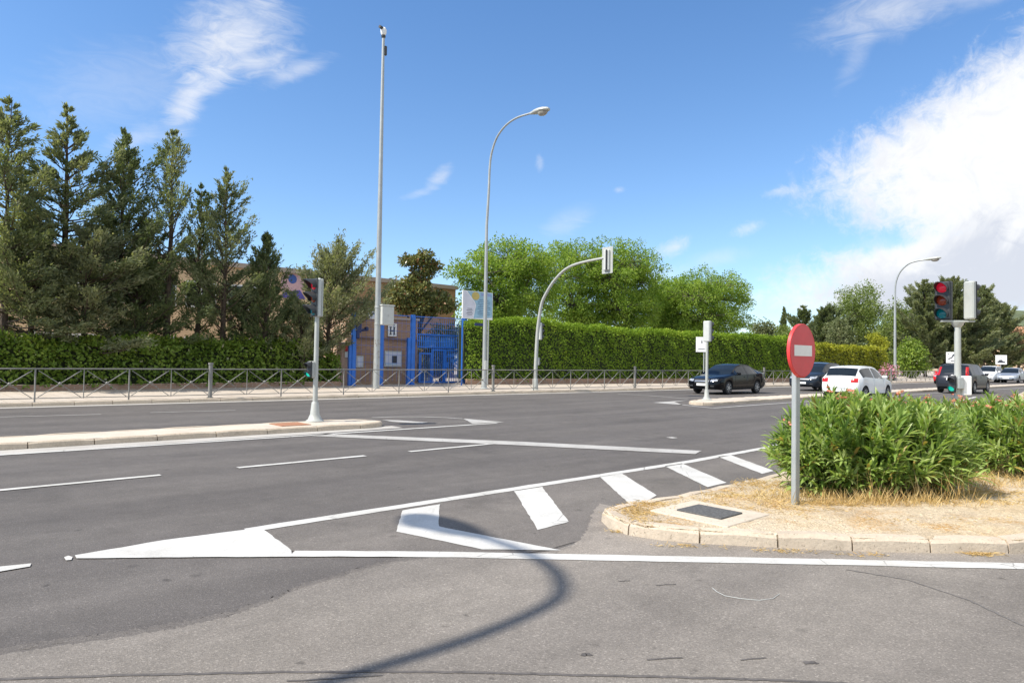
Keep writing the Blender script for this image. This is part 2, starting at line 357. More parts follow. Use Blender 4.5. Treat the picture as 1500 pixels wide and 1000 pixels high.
def conifer(label, u, v, h, rad, mat, group, name='conifer_tree', base=.12, n=110, z0=.14, tilt=.25, droop=.0, leaf=.2, shape=.9, bark='bark', dens=1., lean=(0, 0), cat='tree', bare=0.):
    loc = W(u, v, .1); root = thing(name, label, cat, loc, rnd.uniform(0, 6.28), group)
    tr = MB(); top = Vector((lean[0], lean[1], h))
    sp = [Vector((0, 0, 0))]+[top*t+Vector((rnd.uniform(-.08, .08), rnd.uniform(-.08, .08), 0)) for t in (.2, .4, .6, .8)]+[top*.985]
    tr.tube(sp, [base*1.25, base, base*.8, base*.55, base*.3, .012], 8)
    def axis(t):
        i = min(int(t*5), 4); return sp[i].lerp(sp[i+1], t*5-i)
    n = int(n*.86); Ps, As = [], []; bias = rnd.uniform(0, 6.28); bias2 = rnd.uniform(0, 6.28)
    for k in range(n):
        lv = (k//5+.5+rnd.gauss(0, .16))/(n/5); t = min(.99, max(z0, z0+(1-z0)*lv**.9))
        if t > .93 and k % 2: continue
        s = (t-z0)/(1-z0)
        prof = (1-s)**shape*min(1., (s+.12)/.22)*(1 if s < .72 else 1-.45*(s-.72)/.28)
        az = k*2.399+rnd.uniform(-.5, .5); el = tilt+s*.6+rnd.uniform(-.26, .26)
        L = rad*1.45*prof*(.36+.84*rnd.random()**1.2)*(1+.25*math.cos(az-bias)+.18*math.cos(2*az-bias2+5*s))+.04+.12*rnd.random()
        if rnd.random() < .10: L *= 1.28
        if rnd.random() < bare*(1-s): continue
        o = axis(t); dr = Vector((math.cos(az)*math.cos(el), math.sin(az)*math.cos(el), math.sin(el)))
        pts = [o+dr*L*q+Vector((0, 0, (-droop+.30*q*q)*L*q)) for q in (0, .35, .7, 1.)]
        if L > .5: tr.tube(pts, [.04*min(1, L), .026, .016, .006], 4, False)
        side = Vector((-math.sin(az), math.cos(az), 0)); ns = max(3, int(L*7.5*dens))
        for j in range(ns):
            q = .34+.66*((j+rnd.random())/ns)**.75; q = min(q, 1.); c = pts[0].lerp(pts[3], q)+Vector((0, 0, (.30*q*q-.30*q)*L*q))
            w_ = L*.30*(1-q*.8)*rnd.uniform(-1, 1); ax = (dr+side*(w_/max(L, .3))*1.6+Vector((0, 0, .15-droop*.6))).normalized()
            c = c+side*w_*.75; m = rnd.randint(16, 26); ll = rnd.uniform(.20, .46)*min(1, .22+L*.5)
            x = rng.uniform(-.4, 1., m)[:, None]; off = np.array(ax)[None]*x*ll+rng.normal(size=(m, 3))*ll*np.array([.30, .30, .22])
            Ps.append(np.array(c)+off); As.append(unit(np.array(ax)[None]*1.1+rvec(m)*.70+np.array([0, 0, .12])))
    P = np.concatenate(Ps); A = np.concatenate(As); N_ = len(P)
    tr.build('trunk', M[bark], root, 60)
    link('crown', leaf_mesh('crown', P, A, rng.uniform(.6, 1.3, N_)*leaf*.86, rng.uniform(.6, 1.2, N_)*leaf*.30), M[mat], root)
    return root

def broadleaf(label, u, v, h, lobes, mat, group=None, name='broadleaf_tree', base=.16, n=30000, leaf=.2, bark='bark2', sub=34, subr=(.45, .85), cat='tree', trunk_h=.35, droop=-.1, thin=.0):
    """lobes: (x, y, z, rx, ry, rz) in tree space, x along the road, y away from it."""
    loc = W(u, v, .1); root = thing(name, label, cat, loc, ROT, group)
    tr = MB(); fork = Vector((rnd.uniform(-.1, .1), rnd.uniform(-.1, .1), h*trunk_h))
    tr.tube([(0, 0, 0), fork*.5+Vector((.05, 0, 0)), fork], [base*1.2, base, base*.85], 9)
    tot = sum(l[3]*l[4]+l[3]*l[5] for l in lobes); Ps, As, Cs = [], [], []
    for (x, y, z, rx, ry, rz) in lobes:
        c = Vector((x, y, z)); m_ = fork.lerp(c, .5)+Vector((rnd.uniform(-.2, .2), rnd.uniform(-.2, .2), .2))
        tr.tube([fork, m_, c], [base*.6, base*.38, base*.16], 6, False)
        ns = max(4, int(sub*(rx*ry+rx*rz)/tot*len(lobes)/1.0))
        for k in range(ns):
            q = rvec(1)[0]; q[2] = q[2]*.95+.08; r = rnd.uniform(.45, 1.)
            sc = np.array([x+q[0]*rx*r, y+q[1]*ry*r, z+q[2]*rz*r]); sr = rnd.uniform(*subr)
            if rnd.random() < .55: tr.tube([c, c.lerp(Vector(sc), .55)+Vector((0, 0, .1)), sc], [base*.16, base*.1, .012], 4, False)
            Cs.append((sc, sr))
    w = sum(s[1]**2 for s in Cs)
    for sc, sr in Cs:
        m = max(8, int(n*sr**2/w)); q = rvec(m); rr = sr*rng.uniform(.15, 1.12, m)**.55
        P = sc+q*rr[:, None]*np.array([1, 1, .78]); P[:, 2] += rng.normal(size=m)*.05
        Ps.append(P); As.append(q*.7+rvec(m)*.8+np.array([0, 0, droop]))
    P = np.concatenate(Ps); A = np.concatenate(As); N_ = len(P)
    tr.build('trunk', M[bark], root, 60)
    link('crown', leaf_mesh('crown', P, A, rng.uniform(.6, 1.3, N_)*leaf, rng.uniform(.6, 1.2, N_)*leaf*.55), M[mat], root)
    return root

def hedge(name, label, cat, A, B, tops, depth, mat, leaf, per_m2, z0=.12, core='core', group=None, brickh=0., round_=.12, holes=0.):
    """hedge from A to B (u,v); tops: list of (fraction, height)."""
    a = Vector(A); b = Vector(B); L = (b-a).length; e = (b-a)/L; nn = Vector((-e.y, e.x))   # nn points away from the road
    root = thing(name, label, cat, W(a.x, a.y, 0), 0., group); inv = -W(a.x, a.y, 0)
    ph = [rnd.uniform(0, 6.28) for _ in range(8)]
    def top(t):
        for (t0, h0), (t1, h1) in zip(tops, tops[1:]):
            if t <= t1: hh = h0+(h1-h0)*(t-t0)/max(t1-t0, 1e-6); break
        else: hh = tops[-1][1]
        s = t*L; return hh+.06*math.sin(s*1.3+ph[0])+.05*math.sin(s*3.1+ph[1])+.05*math.sin(s*6.7+ph[2])
    def at(s, o, z): p = a+e*s+nn*o; return W(p.x, p.y, z)+inv
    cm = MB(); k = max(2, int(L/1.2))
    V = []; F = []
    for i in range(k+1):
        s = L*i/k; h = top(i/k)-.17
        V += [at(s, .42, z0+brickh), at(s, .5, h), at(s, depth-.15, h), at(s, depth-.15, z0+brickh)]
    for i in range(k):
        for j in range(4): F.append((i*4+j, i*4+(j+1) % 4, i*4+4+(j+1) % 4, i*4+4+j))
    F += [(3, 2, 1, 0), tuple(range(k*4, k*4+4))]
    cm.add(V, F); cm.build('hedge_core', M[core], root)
    if brickh:
        bm_ = MB(); P = [at(0, .02, 0), at(L, .02, 0), at(L, .24, 0), at(0, .24, 0)]
        bm_.prism(P, (0, 0, z0+brickh)); o = bm_.build('low_wall', M['lowbrick'], root)
    # leaves: face, top and the two ends
    nF = int(L*2.6*per_m2); ss = rng.uniform(0, L, nF); hs = np.array([top(x/L) for x in ss])
    zz = z0+brickh*.7+rng.uniform(0, 1, nF)**.9*(hs-z0-brickh*.7)
    bul = .13*np.sin(ss*1.9+ph[3])*np.sin(zz*2.3+ph[4])+.10*np.sin(ss*4.7+ph[5]+zz*3.1)
    dd = np.where(zz > hs-round_*2, (zz-hs+round_*2)*.8, 0)
    oo = .12+rng.uniform(-.14, .30, nF)-bul*.7+dd
    nT = int(L*depth*per_m2*1.6); s2 = rng.uniform(0, L, nT); h2 = np.array([top(x/L) for x in s2]); o2 = rng.uniform(.05, depth, nT); z2 = h2+rng.uniform(-.32, .10, nT)
    s = np.concatenate([ss, s2]); o = np.concatenate([oo, o2]); z = np.concatenate([zz, z2])
    u = a.x+e.x*s+nn.x*o; v = a.y+e.y*s+nn.y*o
    P = np.stack([u*dU[0]+v*dV[0]+inv.x, u*dU[1]+v*dV[1]+inv.y, z], 1)
    out = -(dU*nn.x+dV*nn.y); out3 = np.array([out[0], out[1], 0])
    nf = len(ss); A_ = rvec(len(P))*.75; A_[:nf] += out3*.7+np.array([0, 0, -.35]); A_[nf:] += np.array([0, 0, .7])+out3*.15
    up = np.tile(out3+np.array([0, 0, .5]), (len(P), 1)); up[nf:] = np.array([0, 0, 1.])
    N_ = len(P)
    link('foliage', leaf_mesh('foliage', P, A_, rng.uniform(.6, 1.3, N_)*leaf, rng.uniform(.6, 1.2, N_)*leaf*.7, up), M[mat], root)
    return root

# ------------------------------------------------------------------ ground, roads, kerbs, markings
def PU(px, py, u):                              # sight line -> (v, z) on the upright plane u = const
    r = ray(px, py); t = u/float(r[:2]@dU); return float(r[:2]@dV)*t, H+r[2]*t
def onseg(px, A, B):                            # where the column px meets the upright plane A-B: (fraction, u, v)
    r = ray(px, 540); a = float(r[:2]@dU); b = float(r[:2]@dV); ex, ey = B[0]-A[0], B[1]-A[1]
    d = a*ey-b*ex; t = (A[0]*ey-A[1]*ex)/d; u, v = a*t, b*t
    return ((u-A[0])*ex+(v-A[1])*ey)/(ex*ex+ey*ey), u, v

g = MB(); g.poly([(-700, -500, -.06), (900, -500, -.06), (900, 1000, -.06), (-700, 1000, -.06)])
struct('ground', g, M['earth'])
KERB = [(-60, 23.9), (-10, 23.1), (2, 22.85), (8, 22.65), (18.4, 22.25), (27, 21.8), (44, 21.2), (65, 20.8), (104, 20.), (200, 18.)]
def kv(u):
    for (a, b), (c, d) in zip(KERB, KERB[1:]):
        if u <= c: return b+(d-b)*(u-a)/(c-a)
    return KERB[-1][1]
g = MB(); g.poly([W(-60, -25), W(200, -25), *[W(u, v+.05) for u, v in reversed(KERB)]])
struct('road', g, M['road'])

def jit(pts, n, amp):
    out = []
    for a, b in zip(pts, pts[1:]):
        a = Vector(a); b = Vector(b)
        for i in range(n): out.append(a.lerp(b, i/n)+Vector((rnd.uniform(-amp, amp), rnd.uniform(-amp, amp), 0)))
    return out+[Vector(pts[-1])]
edge = jit([GW(*p) for p in ((-300, 985), (-120, 972), (0, 960), (100, 945), (200, 930), (280, 916), (340, 902), (400, 880), (440, 863), (500, 845), (560, 827), (640, 816), (700, 814), (770, 813))], 16, .018)
e2 = [GW(*p) for p in ((812, 806), (850, 794), (900, 778))]
def lift(ps, z): return [Vector((p[0], p[1], z)) for p in ps]
g = MB(); g.poly(lift(edge+e2+[W(8, 3.2), W(13, 3.2), W(30, -2), W(60, -24), W(-60, -24), W(-30, 1)], .004))
struct('slip_road', g, M['slip'])
for k, (o_, zz) in enumerate(((.05, .0031), (.11, .0022))):      # feathered overlay edge of the older surfacing
    q = [p+Vector((rnd.uniform(-.02, .02), o_+rnd.uniform(-.02, .02), 0)) for p in edge]
    g = MB(); g.poly(lift(q+list(reversed([p+Vector((0, -.3, 0)) for p in edge])), zz))
    struct('surfacing_edge', g, asphalt('feathered_asphalt_%s' % ('inner' if k == 0 else 'outer'), [.108+(.175-.108)*(.66-.33*k), .097+(.155-.097)*(.66-.33*k), .089+(.135-.089)*(.66-.33*k)], [.127+(.208-.127)*(.66-.33*k), .115+(.185-.115)*(.66-.33*k), .106+(.162-.106)*(.66-.33*k)]))
g = MB(); g.poly(lift([GW(300, 790)]+[GW(*p) for p in ((385, 775), (750, 717), (1000, 679))]+[W(12, 5.85), W(14, 5.85), W(14, 3.3), W(8, 3.3)]+[GW(*p) for p in ((898, 776), (848, 792), (806, 804), (766, 811), (700, 811), (430, 807))], .004))
struct('gore_area', g, M['gore'])

du = jit([GW(*p) for p in ((812, 812), (832, 803), (852, 790), (862, 772), (868, 752), (878, 738))], 8, .02)
g = MB(); g.poly(lift(du+[W(5.6, 3.9), W(6.4, 2.4), W(9, 1.2), W(14, -.8)]+[GW(*p) for p in ((1900, 838), (1500, 826), (1200, 819.5), (900, 814.5))], .0062))
struct('dusty_verge', g, M['dust'])
def line(mb, pts, w, z=.008):                   # ribbon along world points
    pts = [Vector((p[0], p[1], 0)) for p in pts]; Ls, Rs = [], []
    q = []
    for a, b in zip(pts, pts[1:]):
        k = max(1, min(60, int((b-a).length/.16))) if w > .06 else 1
        q += [a.lerp(b, i/k) for i in range(k)]
    pts = q+[pts[-1]]; rg = .006 if w > .06 else 0
    for i, p in enumerate(pts):
        t = (pts[min(i+1, len(pts)-1)]-pts[max(i-1, 0)]).normalized(); s = Vector((-t.y, t.x, 0))*w/2
        Ls.append(p+s*(1+rnd.uniform(-rg, rg)/w*2)); Rs.append(p-s*(1+rnd.uniform(-rg, rg)/w*2))
    n = len(pts); mb.add(lift(Ls+Rs, z), [(i, i+1, n+i+1, n+i) for i in range(n-1)])
def pxpoly(mb, pts, z=.008):
    w_ = [GW(*p) for p in pts]; out = []
    for a, b in zip(w_, w_[1:]+w_[:1]):
        k = max(1, min(24, int((b-a).length/.10)))
        out += [a.lerp(b, i/k)+Vector((rnd.uniform(-.005, .005), rnd.uniform(-.005, .005), 0)) for i in range(k)]
    mb.poly(lift(out, z))
def pxline(mb, pts, w, z=.008): line(mb, [GW(*p) for p in pts], w, z)

mk = MB()                                       # gore marking: long edges, solid nose, chevrons
line(mk, [W(u, v) for u, v in ((2.3, 5.86), (8.9, 5.83), (11.6, 5.95), (16, 6.4), (40, 9.6))], .15)
gl = [GW(*p) for p in ((428, 811.5), (640, 812.6), (900, 817.8), (1200, 823.5), (1500, 830), (1900, 842), (2600, 870))]
line(mk, gl, .15)
pxpoly(mk, [(113, 818.5), (111, 814), (240, 792), (382, 773.5), (427.5, 807), (428.5, 816)], .0085)
for q in ([(589.3, 748.3), (644.3, 739), (642.3, 771.7), (821.7, 806.7), (706.7, 805.3), (581, 779.3)],
          [(753.3, 720), (794, 713.3), (833.3, 765), (787.7, 776.7)],
          [(878.2, 698.7), (910.7, 693.5), (962, 726), (944, 737), (925, 741)],
          [(973.5, 683), (999.5, 679.2), (1064.5, 707.3), (1036.3, 713.8)],
          [(1051.5, 669.2), (1071, 667), (1133.8, 690), (1116.5, 694.3)],
          [(1112, 658.8), (1130, 656.5), (1195, 676), (1180, 680)]): pxpoly(mk, q)
pxpoly(mk, [(94, 817), (101, 814.5), (107, 816.5), (105, 821), (97, 821.5)])
struct('gore_marking', mk, M['white_line'])
mk = MB()
for a, b in (((-260, 743), (0, 719)), ((0, 719), (237, 697)), ((347, 685), (536, 668)), ((594, 660.5), (718, 650))):
    ua, ub = G(*a)[0], G(*b)[0]; line(mk, [W(ua, 9.2), W(ub, 9.2)], .11)
pxpoly(mk, [(-60, 846), (0, 838), (44, 830.5), (45, 826), (0, 831), (-60, 838)])
struct('lane_line', mk, M['white_line'])
mk = MB(); line(mk, [W(-40, 12.4), W(-5, 12.36), W(1.2, 12.33), W(6, 12.18), W(10.6, 12.12)], .13); struct('edge_line', mk, M['white_line'])
mk = MB(); pxpoly(mk, [(452, 638.5), (478, 635.6), (760, 647), (1028, 660.5), (1018, 665.3), (760, 652.3)]); struct('stop_line', mk, M['worn_line'])
mk = MB()
for a, b in (((0, 611), (148, 607)), ((220, 604.5), (345, 601))): pxline(mk, [a, b], .09)
pxline(mk, [(545, 611.8), (580, 610.6), (620, 610.6), (655, 611.8), (680, 613.6)], .10)
pxpoly(mk, [(676.5, 613), (739, 618.3), (692, 620.8), (685, 616.5)])
pxpoly(mk, [(560, 615), (585, 615.8), (627, 618.8), (618, 620.3), (575, 618)])
pxline(mk, [(905, 577), (950, 579.3), (1008, 584)], .13)
pxpoly(mk, [(956, 589.6), (1010, 586), (988, 588.6), (1000, 593.2)])
pxline(mk, [(996, 592.5), (1044, 597.8), (1146, 590.5), (1365, 576.3), (1500, 568)], .14)
pxpoly(mk, [(976, 640.8), (984, 640), (993, 641.5), (985, 642.6)])
struct('median_marking', mk, M['worn_line'])
g = MB(); V = []
us = [-60, -10, 2, 8, 18.4, 27, 44, 65, 104, 200]
g.add([W(u, kv(u)-.42, .004) for u in us]+[W(u, kv(u)+.02, .004) for u in us], [(i, i+1, len(us)+i+1, len(us)+i) for i in range(len(us)-1)])
g.add([W(-40, 12.52, .004), W(6, 12.38, .004), W(8.2, 12.45, .004), W(8.2, 12.9, .004), W(-40, 12.95, .004)], [(0, 1, 2, 3, 4)])
struct('gutter', g, M['gutter'])

def kerb(mb, pts, inner, h=.12, w=.13, L=1., gap=.014, c=.022, z=0.):
    """individual kerb stones along pts (world xy); inner = +1 when the paving lies to the left of the path."""
    pts = [Vector((p[0], p[1])) for p in pts]; cum = [0.]
    for a, b in zip(pts, pts[1:]): cum.append(cum[-1]+(b-a).length)
    def at(s):
        for i in range(len(pts)-1):
            if s <= cum[i+1] or i == len(pts)-2:
                t = (s-cum[i])/max(cum[i+1]-cum[i], 1e-6); d = (pts[i+1]-pts[i]).normalized(); return pts[i].lerp(pts[i+1], t), d
    s = 0.
    while s < cum[-1]-.05:
        e = min(s+L*rnd.uniform(.93, 1.07), cum[-1]); k = max(1, int((e-s)/.22)); hh = h+rnd.uniform(-.005, .005); off = rnd.uniform(-.006, .006); V = []; F = []
        for i in range(k+1):
            q = s+gap/2+(e-s-gap)*i/k; p, d = at(q); d2 = (at(min(q+.12, cum[-1]))[0]-at(max(q-.12, 0))[0]).normalized()
            nn = Vector((-d2.y, d2.x))*inner; ei = .012 if i in (0, k) else 0
            for o, zz in ((0+off, z-.02), (.012+off, z+hh-c-ei), (c+.012+off, z+hh-ei), (w, z+hh-ei), (w, z-.02)): V.append((p.x+nn.x*o, p.y+nn.y*o, zz))
        for i in range(k):
            for j in range(4): F.append((i*5+j, i*5+j+1, i*5+6+j, i*5+5+j))
        F += [(4, 3, 2, 1, 0), tuple(range(k*5, k*5+5))]
        mb.add(V, F); s = e

# far pavement
g = MB(); g.poly([W(u, kv(u)+.12, .112) for u in us]+[W(200, 60, .112), W(-60, 60, .112)])
struct('pavement', g, M['pave'])
g = MB(); kerb(g, [W(u, v) for u, v in KERB if u >= -10 and u <= 104], 1, .115, .14, 1.0); struct('kerb', g, M['kerb'], 35)
# medians
ml = [(-40, 13.05), (-8, 12.98), (1.3, 12.90), (5, 12.83), (7.55, 12.73), (7.95, 12.86), (8.1, 13.15), (8.05, 13.5), (7.75, 13.85), (7.3, 14.0), (5, 14.0), (-8, 14.0), (-40, 14.0)]
mr = [(200, 12.2), (67, 12.98), (46, 13.2), (27.7, 13.12), (21.5, 12.98), (21.15, 13.15), (21.05, 13.6), (21.4, 14.0), (23, 14.5), (29, 14.4), (49, 14.4), (72, 14.0), (200, 13.6)]
for poly_, inner in ((ml, 1), (mr, -1)):
    k = MB(); kerb(k, [W(u, v) for u, v in poly_], inner, .11, .13, .95); struct('median_kerb', k, M['kerb'], 35)
    t = MB(); t.poly([W(u, v, .102) for u, v in [(a+(.06 if (inner < 0 and a < 22) else (-.06 if inner > 0 and a > 7 else 0)), b+(.06 if b < 13.4 else -.06)) for a, b in poly_]]); struct('median', t, M['median'])
# corner island with dry soil
fr = [(1500, 811.5), (1390, 811), (1267, 809), (1157, 804), (1050, 798.5), (985, 794), (945, 789.5), (912, 783), (889, 773.5), (876, 762)]
isl = [(30, -6), (14, -1.6), (9.5, .1)]+[G(*p) for p in fr]
bk = [G(980, 724.6, .12), G(1050, 710, .12), G(1118.6, 696.5, .12)]
isl = isl[:-1]+[(4.92, 4.15), (5.03, 4.23), (5.3, 4.23)]+bk+[(10, 4.35), (16, 4.9), (30, 6.6), (60, 11)]
k = MB(); kerb(k, [W(*p) for p in isl], -1, .122, .135, .60, .014, .03); struct('island_kerb', k, M['kerb'], 35)
bm = bmesh.new(); cen = [W(u, v) for u, v in isl]
def inset(pts, d):
    out = []
    for i, p in enumerate(pts):
        t = (pts[min(i+1, len(pts)-1)]-pts[max(i-1, 0)]).normalized(); out.append(p+Vector((t.y, -t.x, 0))*d)
    return out
ring = inset(cen, .035)
bm.faces.new([bm.verts.new((p.x, p.y, .108)) for p in ring]); bmesh.ops.triangulate(bm, faces=bm.faces)
for _ in range(5):
    es = [e for e in bm.edges if e.calc_length() > .35 and min(v.co.length for v in e.verts) < 16]
    if es: bmesh.ops.subdivide_edges(bm, edges=es, cuts=1); bmesh.ops.triangulate(bm, faces=[f for f in bm.faces if len(f.verts) > 3])
from mathutils import noise as mn
for v in bm.verts:
    if not v.is_boundary: v.co.z += .018*mn.noise(v.co*2.1)+.010*mn.noise(v.co*6.)+.006
bmesh.ops.recalc_face_normals(bm, faces=bm.faces)
if sum(f.normal.z for f in bm.faces) < 0: bmesh.ops.reverse_faces(bm, faces=bm.faces)
ex = bmesh.ops.extrude_edge_only(bm, edges=[e for e in bm.edges if e.is_boundary])
for v in ex['geom']:
    if isinstance(v, bmesh.types.BMVert): v.co.z = -.01
me = bpy.data.meshes.new('traffic_island'); bm.to_mesh(me); bm.free()
tag(link('traffic_island', me, M['soil'], None, 60), kind='structure')
# sealed crack and skid marks on the near asphalt
g = MB()
line(g, jit([GW(*p, .0) for p in ((-60, 998), (180, 990), (400, 985.5), (560, 984.5), (700, 986), (860, 990), (1000, 993), (1130, 997), (1300, 1005))], 14, .004), .022, .0065)
for a, b, w in (((420, 999), (560, 990), .012), ((948, 967), (1000, 964), .014), ((1085, 968), (1122, 964), .012), ((852, 960), (866, 959), .03), ((1178, 972), (1196, 971), .03), ((905, 852), (923, 851), .012), ((960, 858), (990, 856), .012)):
    line(g, jit([GW(*a), GW(*b)], 6, .005), w, .0065)
g2 = MB(); line(g2, jit([GW(*p) for p in ((1240, 835), (1330, 850), (1420, 880), (1500, 918), (1600, 965))], 10, .006), .014, .0065)
struct('road_crack', g, plain('crack_filler', (.095, .085, .078), .8, 0, .3, 20.))
struct('road_seam', g2, plain('seam_filler', (.13, .12, .112), .8, 0, .3, 20.))

# far hill and its covering
def mound(name, cx, cy, rx, ry, h, mat, seed):
    bm = bmesh.new(); n = 26; vs = []
    for i in range(n+1):
        for j in range(n+1):
            x, y = i/n*2-1, j/n*2-1; d = math.hypot(x, y); z = max(0, 1-d*d)**1.2*h
            vs.append(bm.verts.new((cx+x*rx, cy+y*ry, z*(1+.35*mn.noise((x*3+seed, y*3, 0)))-.3)))
    for i in range(n):
        for j in range(n): bm.faces.new((vs[i*(n+1)+j], vs[(i+1)*(n+1)+j], vs[(i+1)*(n+1)+j+1], vs[i*(n+1)+j+1]))
    me = bpy.data.meshes.new(name); bm.to_mesh(me); bm.free(); return tag(link(name, me, mat, None, 80), kind='structure')
mound('hill', 330, 420, 190, 130, 33, M['hill'], 1.)
mound('hill', 215, 250, 60, 40, 9.5, plain('ochre_slope', (.42, .29, .18), .95, 0, .35, .12), 4.)

# ------------------------------------------------------------------ boundary hedges, gate, buildings
def U(px, v): return PV(px, 540, v)[0]
VH = 29.8
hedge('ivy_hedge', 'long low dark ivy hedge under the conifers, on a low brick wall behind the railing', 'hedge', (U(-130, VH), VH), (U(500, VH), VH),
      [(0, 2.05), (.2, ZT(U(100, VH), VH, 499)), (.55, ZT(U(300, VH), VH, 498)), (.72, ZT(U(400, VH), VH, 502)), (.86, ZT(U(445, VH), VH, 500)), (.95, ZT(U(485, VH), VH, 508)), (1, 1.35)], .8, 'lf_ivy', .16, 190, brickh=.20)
HA = (U(685, 28.9), 28.9); _t, _u, _v = onseg(1174, HA, (46.8, 25.0)); HB = (_u, _v)
tp = []
for px, py in ((686, 474), (720, 470), (745, 466.5), (790, 469), (830, 474), (870, 479), (930, 483.5), (1000, 487), (1060, 489.5), (1110, 492), (1150, 495), (1172, 496)):
    t, u, v = onseg(px, HA, HB); tp.append((t, ZT(u, v, py)))
tp[0] = (0., tp[0][1]); tp[-1] = (1.01, tp[-1][1])
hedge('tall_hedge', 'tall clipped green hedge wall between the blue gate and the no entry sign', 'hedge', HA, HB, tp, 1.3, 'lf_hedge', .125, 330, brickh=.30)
YA, YB = (U(1182, 24.6), 24.6), (U(1300, 24.2), 24.2)
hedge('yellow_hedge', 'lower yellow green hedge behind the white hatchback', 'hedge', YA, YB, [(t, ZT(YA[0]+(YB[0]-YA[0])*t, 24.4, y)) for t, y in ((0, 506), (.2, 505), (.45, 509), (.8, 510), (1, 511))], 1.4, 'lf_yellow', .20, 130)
uu = U(1284, 26)
broadleaf('round yellow green clipped bush rising at the end of the yellow hedge', uu, 26, ZT(uu, 26, 494), [(0, 0, ZT(uu, 26, 502), 1.25, 1.0, .75), (0, 0, 1.4, 1.2, 1., 1.2)], 'lf_yellow', None, 'round_bush', .08, 4200, .2, subr=(.3, .5), sub=18, cat='bush')

def onv(mb, px0, px1, py0, py1, v, thick):      # upright slab facing the road whose face lies on plane v
    u0, u1 = U(px0, v), U(px1, v); um = (u0+u1)/2; z0 = ZT(um, v, py1); z1 = ZT(um, v, py0)
    return u0, u1, z0, z1
def ubox(mb, u0, u1, v0, v1, z0, z1, o=(0, 0)): # box in road axes, relative to origin o
    mb.box(((u0+u1)/2-o[0], (v0+v1)/2-o[1], (z0+z1)/2), (abs(u1-u0), abs(v1-v0), abs(z1-z0)))

# school building
VB = 41.
uL, uM, uR = U(-90, VB), U(511, VB), U(664, VB)
zr = [PV(px, py, VB)[1] for px, py in ((407, 394.5), (511, 408.5), (573.6, 415), (662, 427.5))]; zR = sum(zr)/4
o = (uL, VB); sb = thing('school_building', 'long low school building with beige wall and brown brick end behind the conifers', 'building', W(*o), ROT)
g = MB(); ubox(g, uL, uM, VB, VB+13, 0, zR, o); g.build('wall', M['render'], sb)
g = MB(); ubox(g, uM+.003, uR, VB-.12, VB+12.9, 0, zR-.003, o); tag(g.build('wall', M['brick2'], sb), 'brown brick end bay')
g = MB(); ubox(g, uL-.1, uR+.12, VB-.25, VB+13.1, zR, zR+.28, o); g.build('roof', M['capstone'], sb)
for px in range(20, 500, 62):
    u0 = U(px, VB)
    for z0 in (1.0, 4.2):
        if z0 > 4 and px > 380: continue
        g = MB(); ubox(g, u0, u0+1.7, VB-.06, VB+.02, z0, z0+1.5, o); ubox(g, u0+.82, u0+.88, VB-.09, VB-.055, z0, z0+1.5, o); w = g.build('window', M['white'], sb)
        for a, b in ((.08, .80), (.90, 1.62)):
            q = MB(); ubox(q, u0+a, u0+b, VB-.075, VB-.058, z0+.1, z0+1.4, o); q.build('pane', M['glass'], w)
# plain painted roundel on the wall (generic stand-in)
u0, z0 = PV(428, 417, VB); u0 -= o[0]
g = MB(); g.prism([(u0+.75*math.cos(a), -.02, z0+.75*math.sin(a)*1.15) for a in [i*math.pi/12 for i in range(24)]], (0, -.015, 0)); mu = g.build('mural', plain('mural_pink', (.62, .40, .42), .8), sb)
g = MB(); g.prism([(u0+.28*math.cos(a), -.036, z0+.35+.28*math.sin(a)) for a in [i*math.pi/12 for i in range(24)]], (0, -.012, 0)); g.build('painted_disc', plain('mural_blue', (.06, .12, .36), .8), mu)
g = MB(); g.prism([(u0-.8, -.036, z0-.85), (u0+.9, -.036, z0-.85), (u0+.5, -.036, z0-.3), (u0-.4, -.036, z0-.45)], (0, -.012, 0)); g.build('painted_base', plain('mural_violet', (.12, .10, .38), .8), mu)

# gatehouse
VG = 31.0
uA, uB, uC = U(519, VG), U(566, VG), U(612, VG); zA, zB = ZT(uB, VG, 447), ZT(uC, VG, 470)
o = (uA, VG); gh = thing('brick_gatehouse', 'low brick gatehouse behind the blue posts, stepped flat top', 'gatehouse', W(*o), ROT)
g = MB(); ubox(g, uA, uB, VG, VG+4, 0, zA, o); ubox(g, uB+.002, uC, VG+.05, VG+3.9, 0, zB, o); g.build('wall', M['brick'], gh)
g = MB(); ubox(g, uA-.06, uB+.04, VG-.06, VG+4.06, zA, zA+.12, o); ubox(g, uB+.05, uC+.06, VG-.02, VG+3.95, zB, zB+.12, o); g.build('parapet', M['capstone'], gh)
zc = ZT(uB, VG, 497)
g = MB(); ubox(g, uA-.03, uC+.03, VG-.04, VG+.03, zc-.05, zc+.05, o); g.build('string_course', plain('dark_course', (.19, .12, .085), .9), gh)
u0, u1, z0, z1 = onv(None, 537, 549, 452, 467, VG, 0)
g = MB(); ubox(g, u0, u1, VG-.05, VG+.03, z0, z1, o); w = g.build('window', M['white'], gh)
g = MB(); ubox(g, u0+.06, u1-.06, VG-.056, VG-.048, z0+.06, z1-.06, o); g.build('blind', M['print_pale'], w)
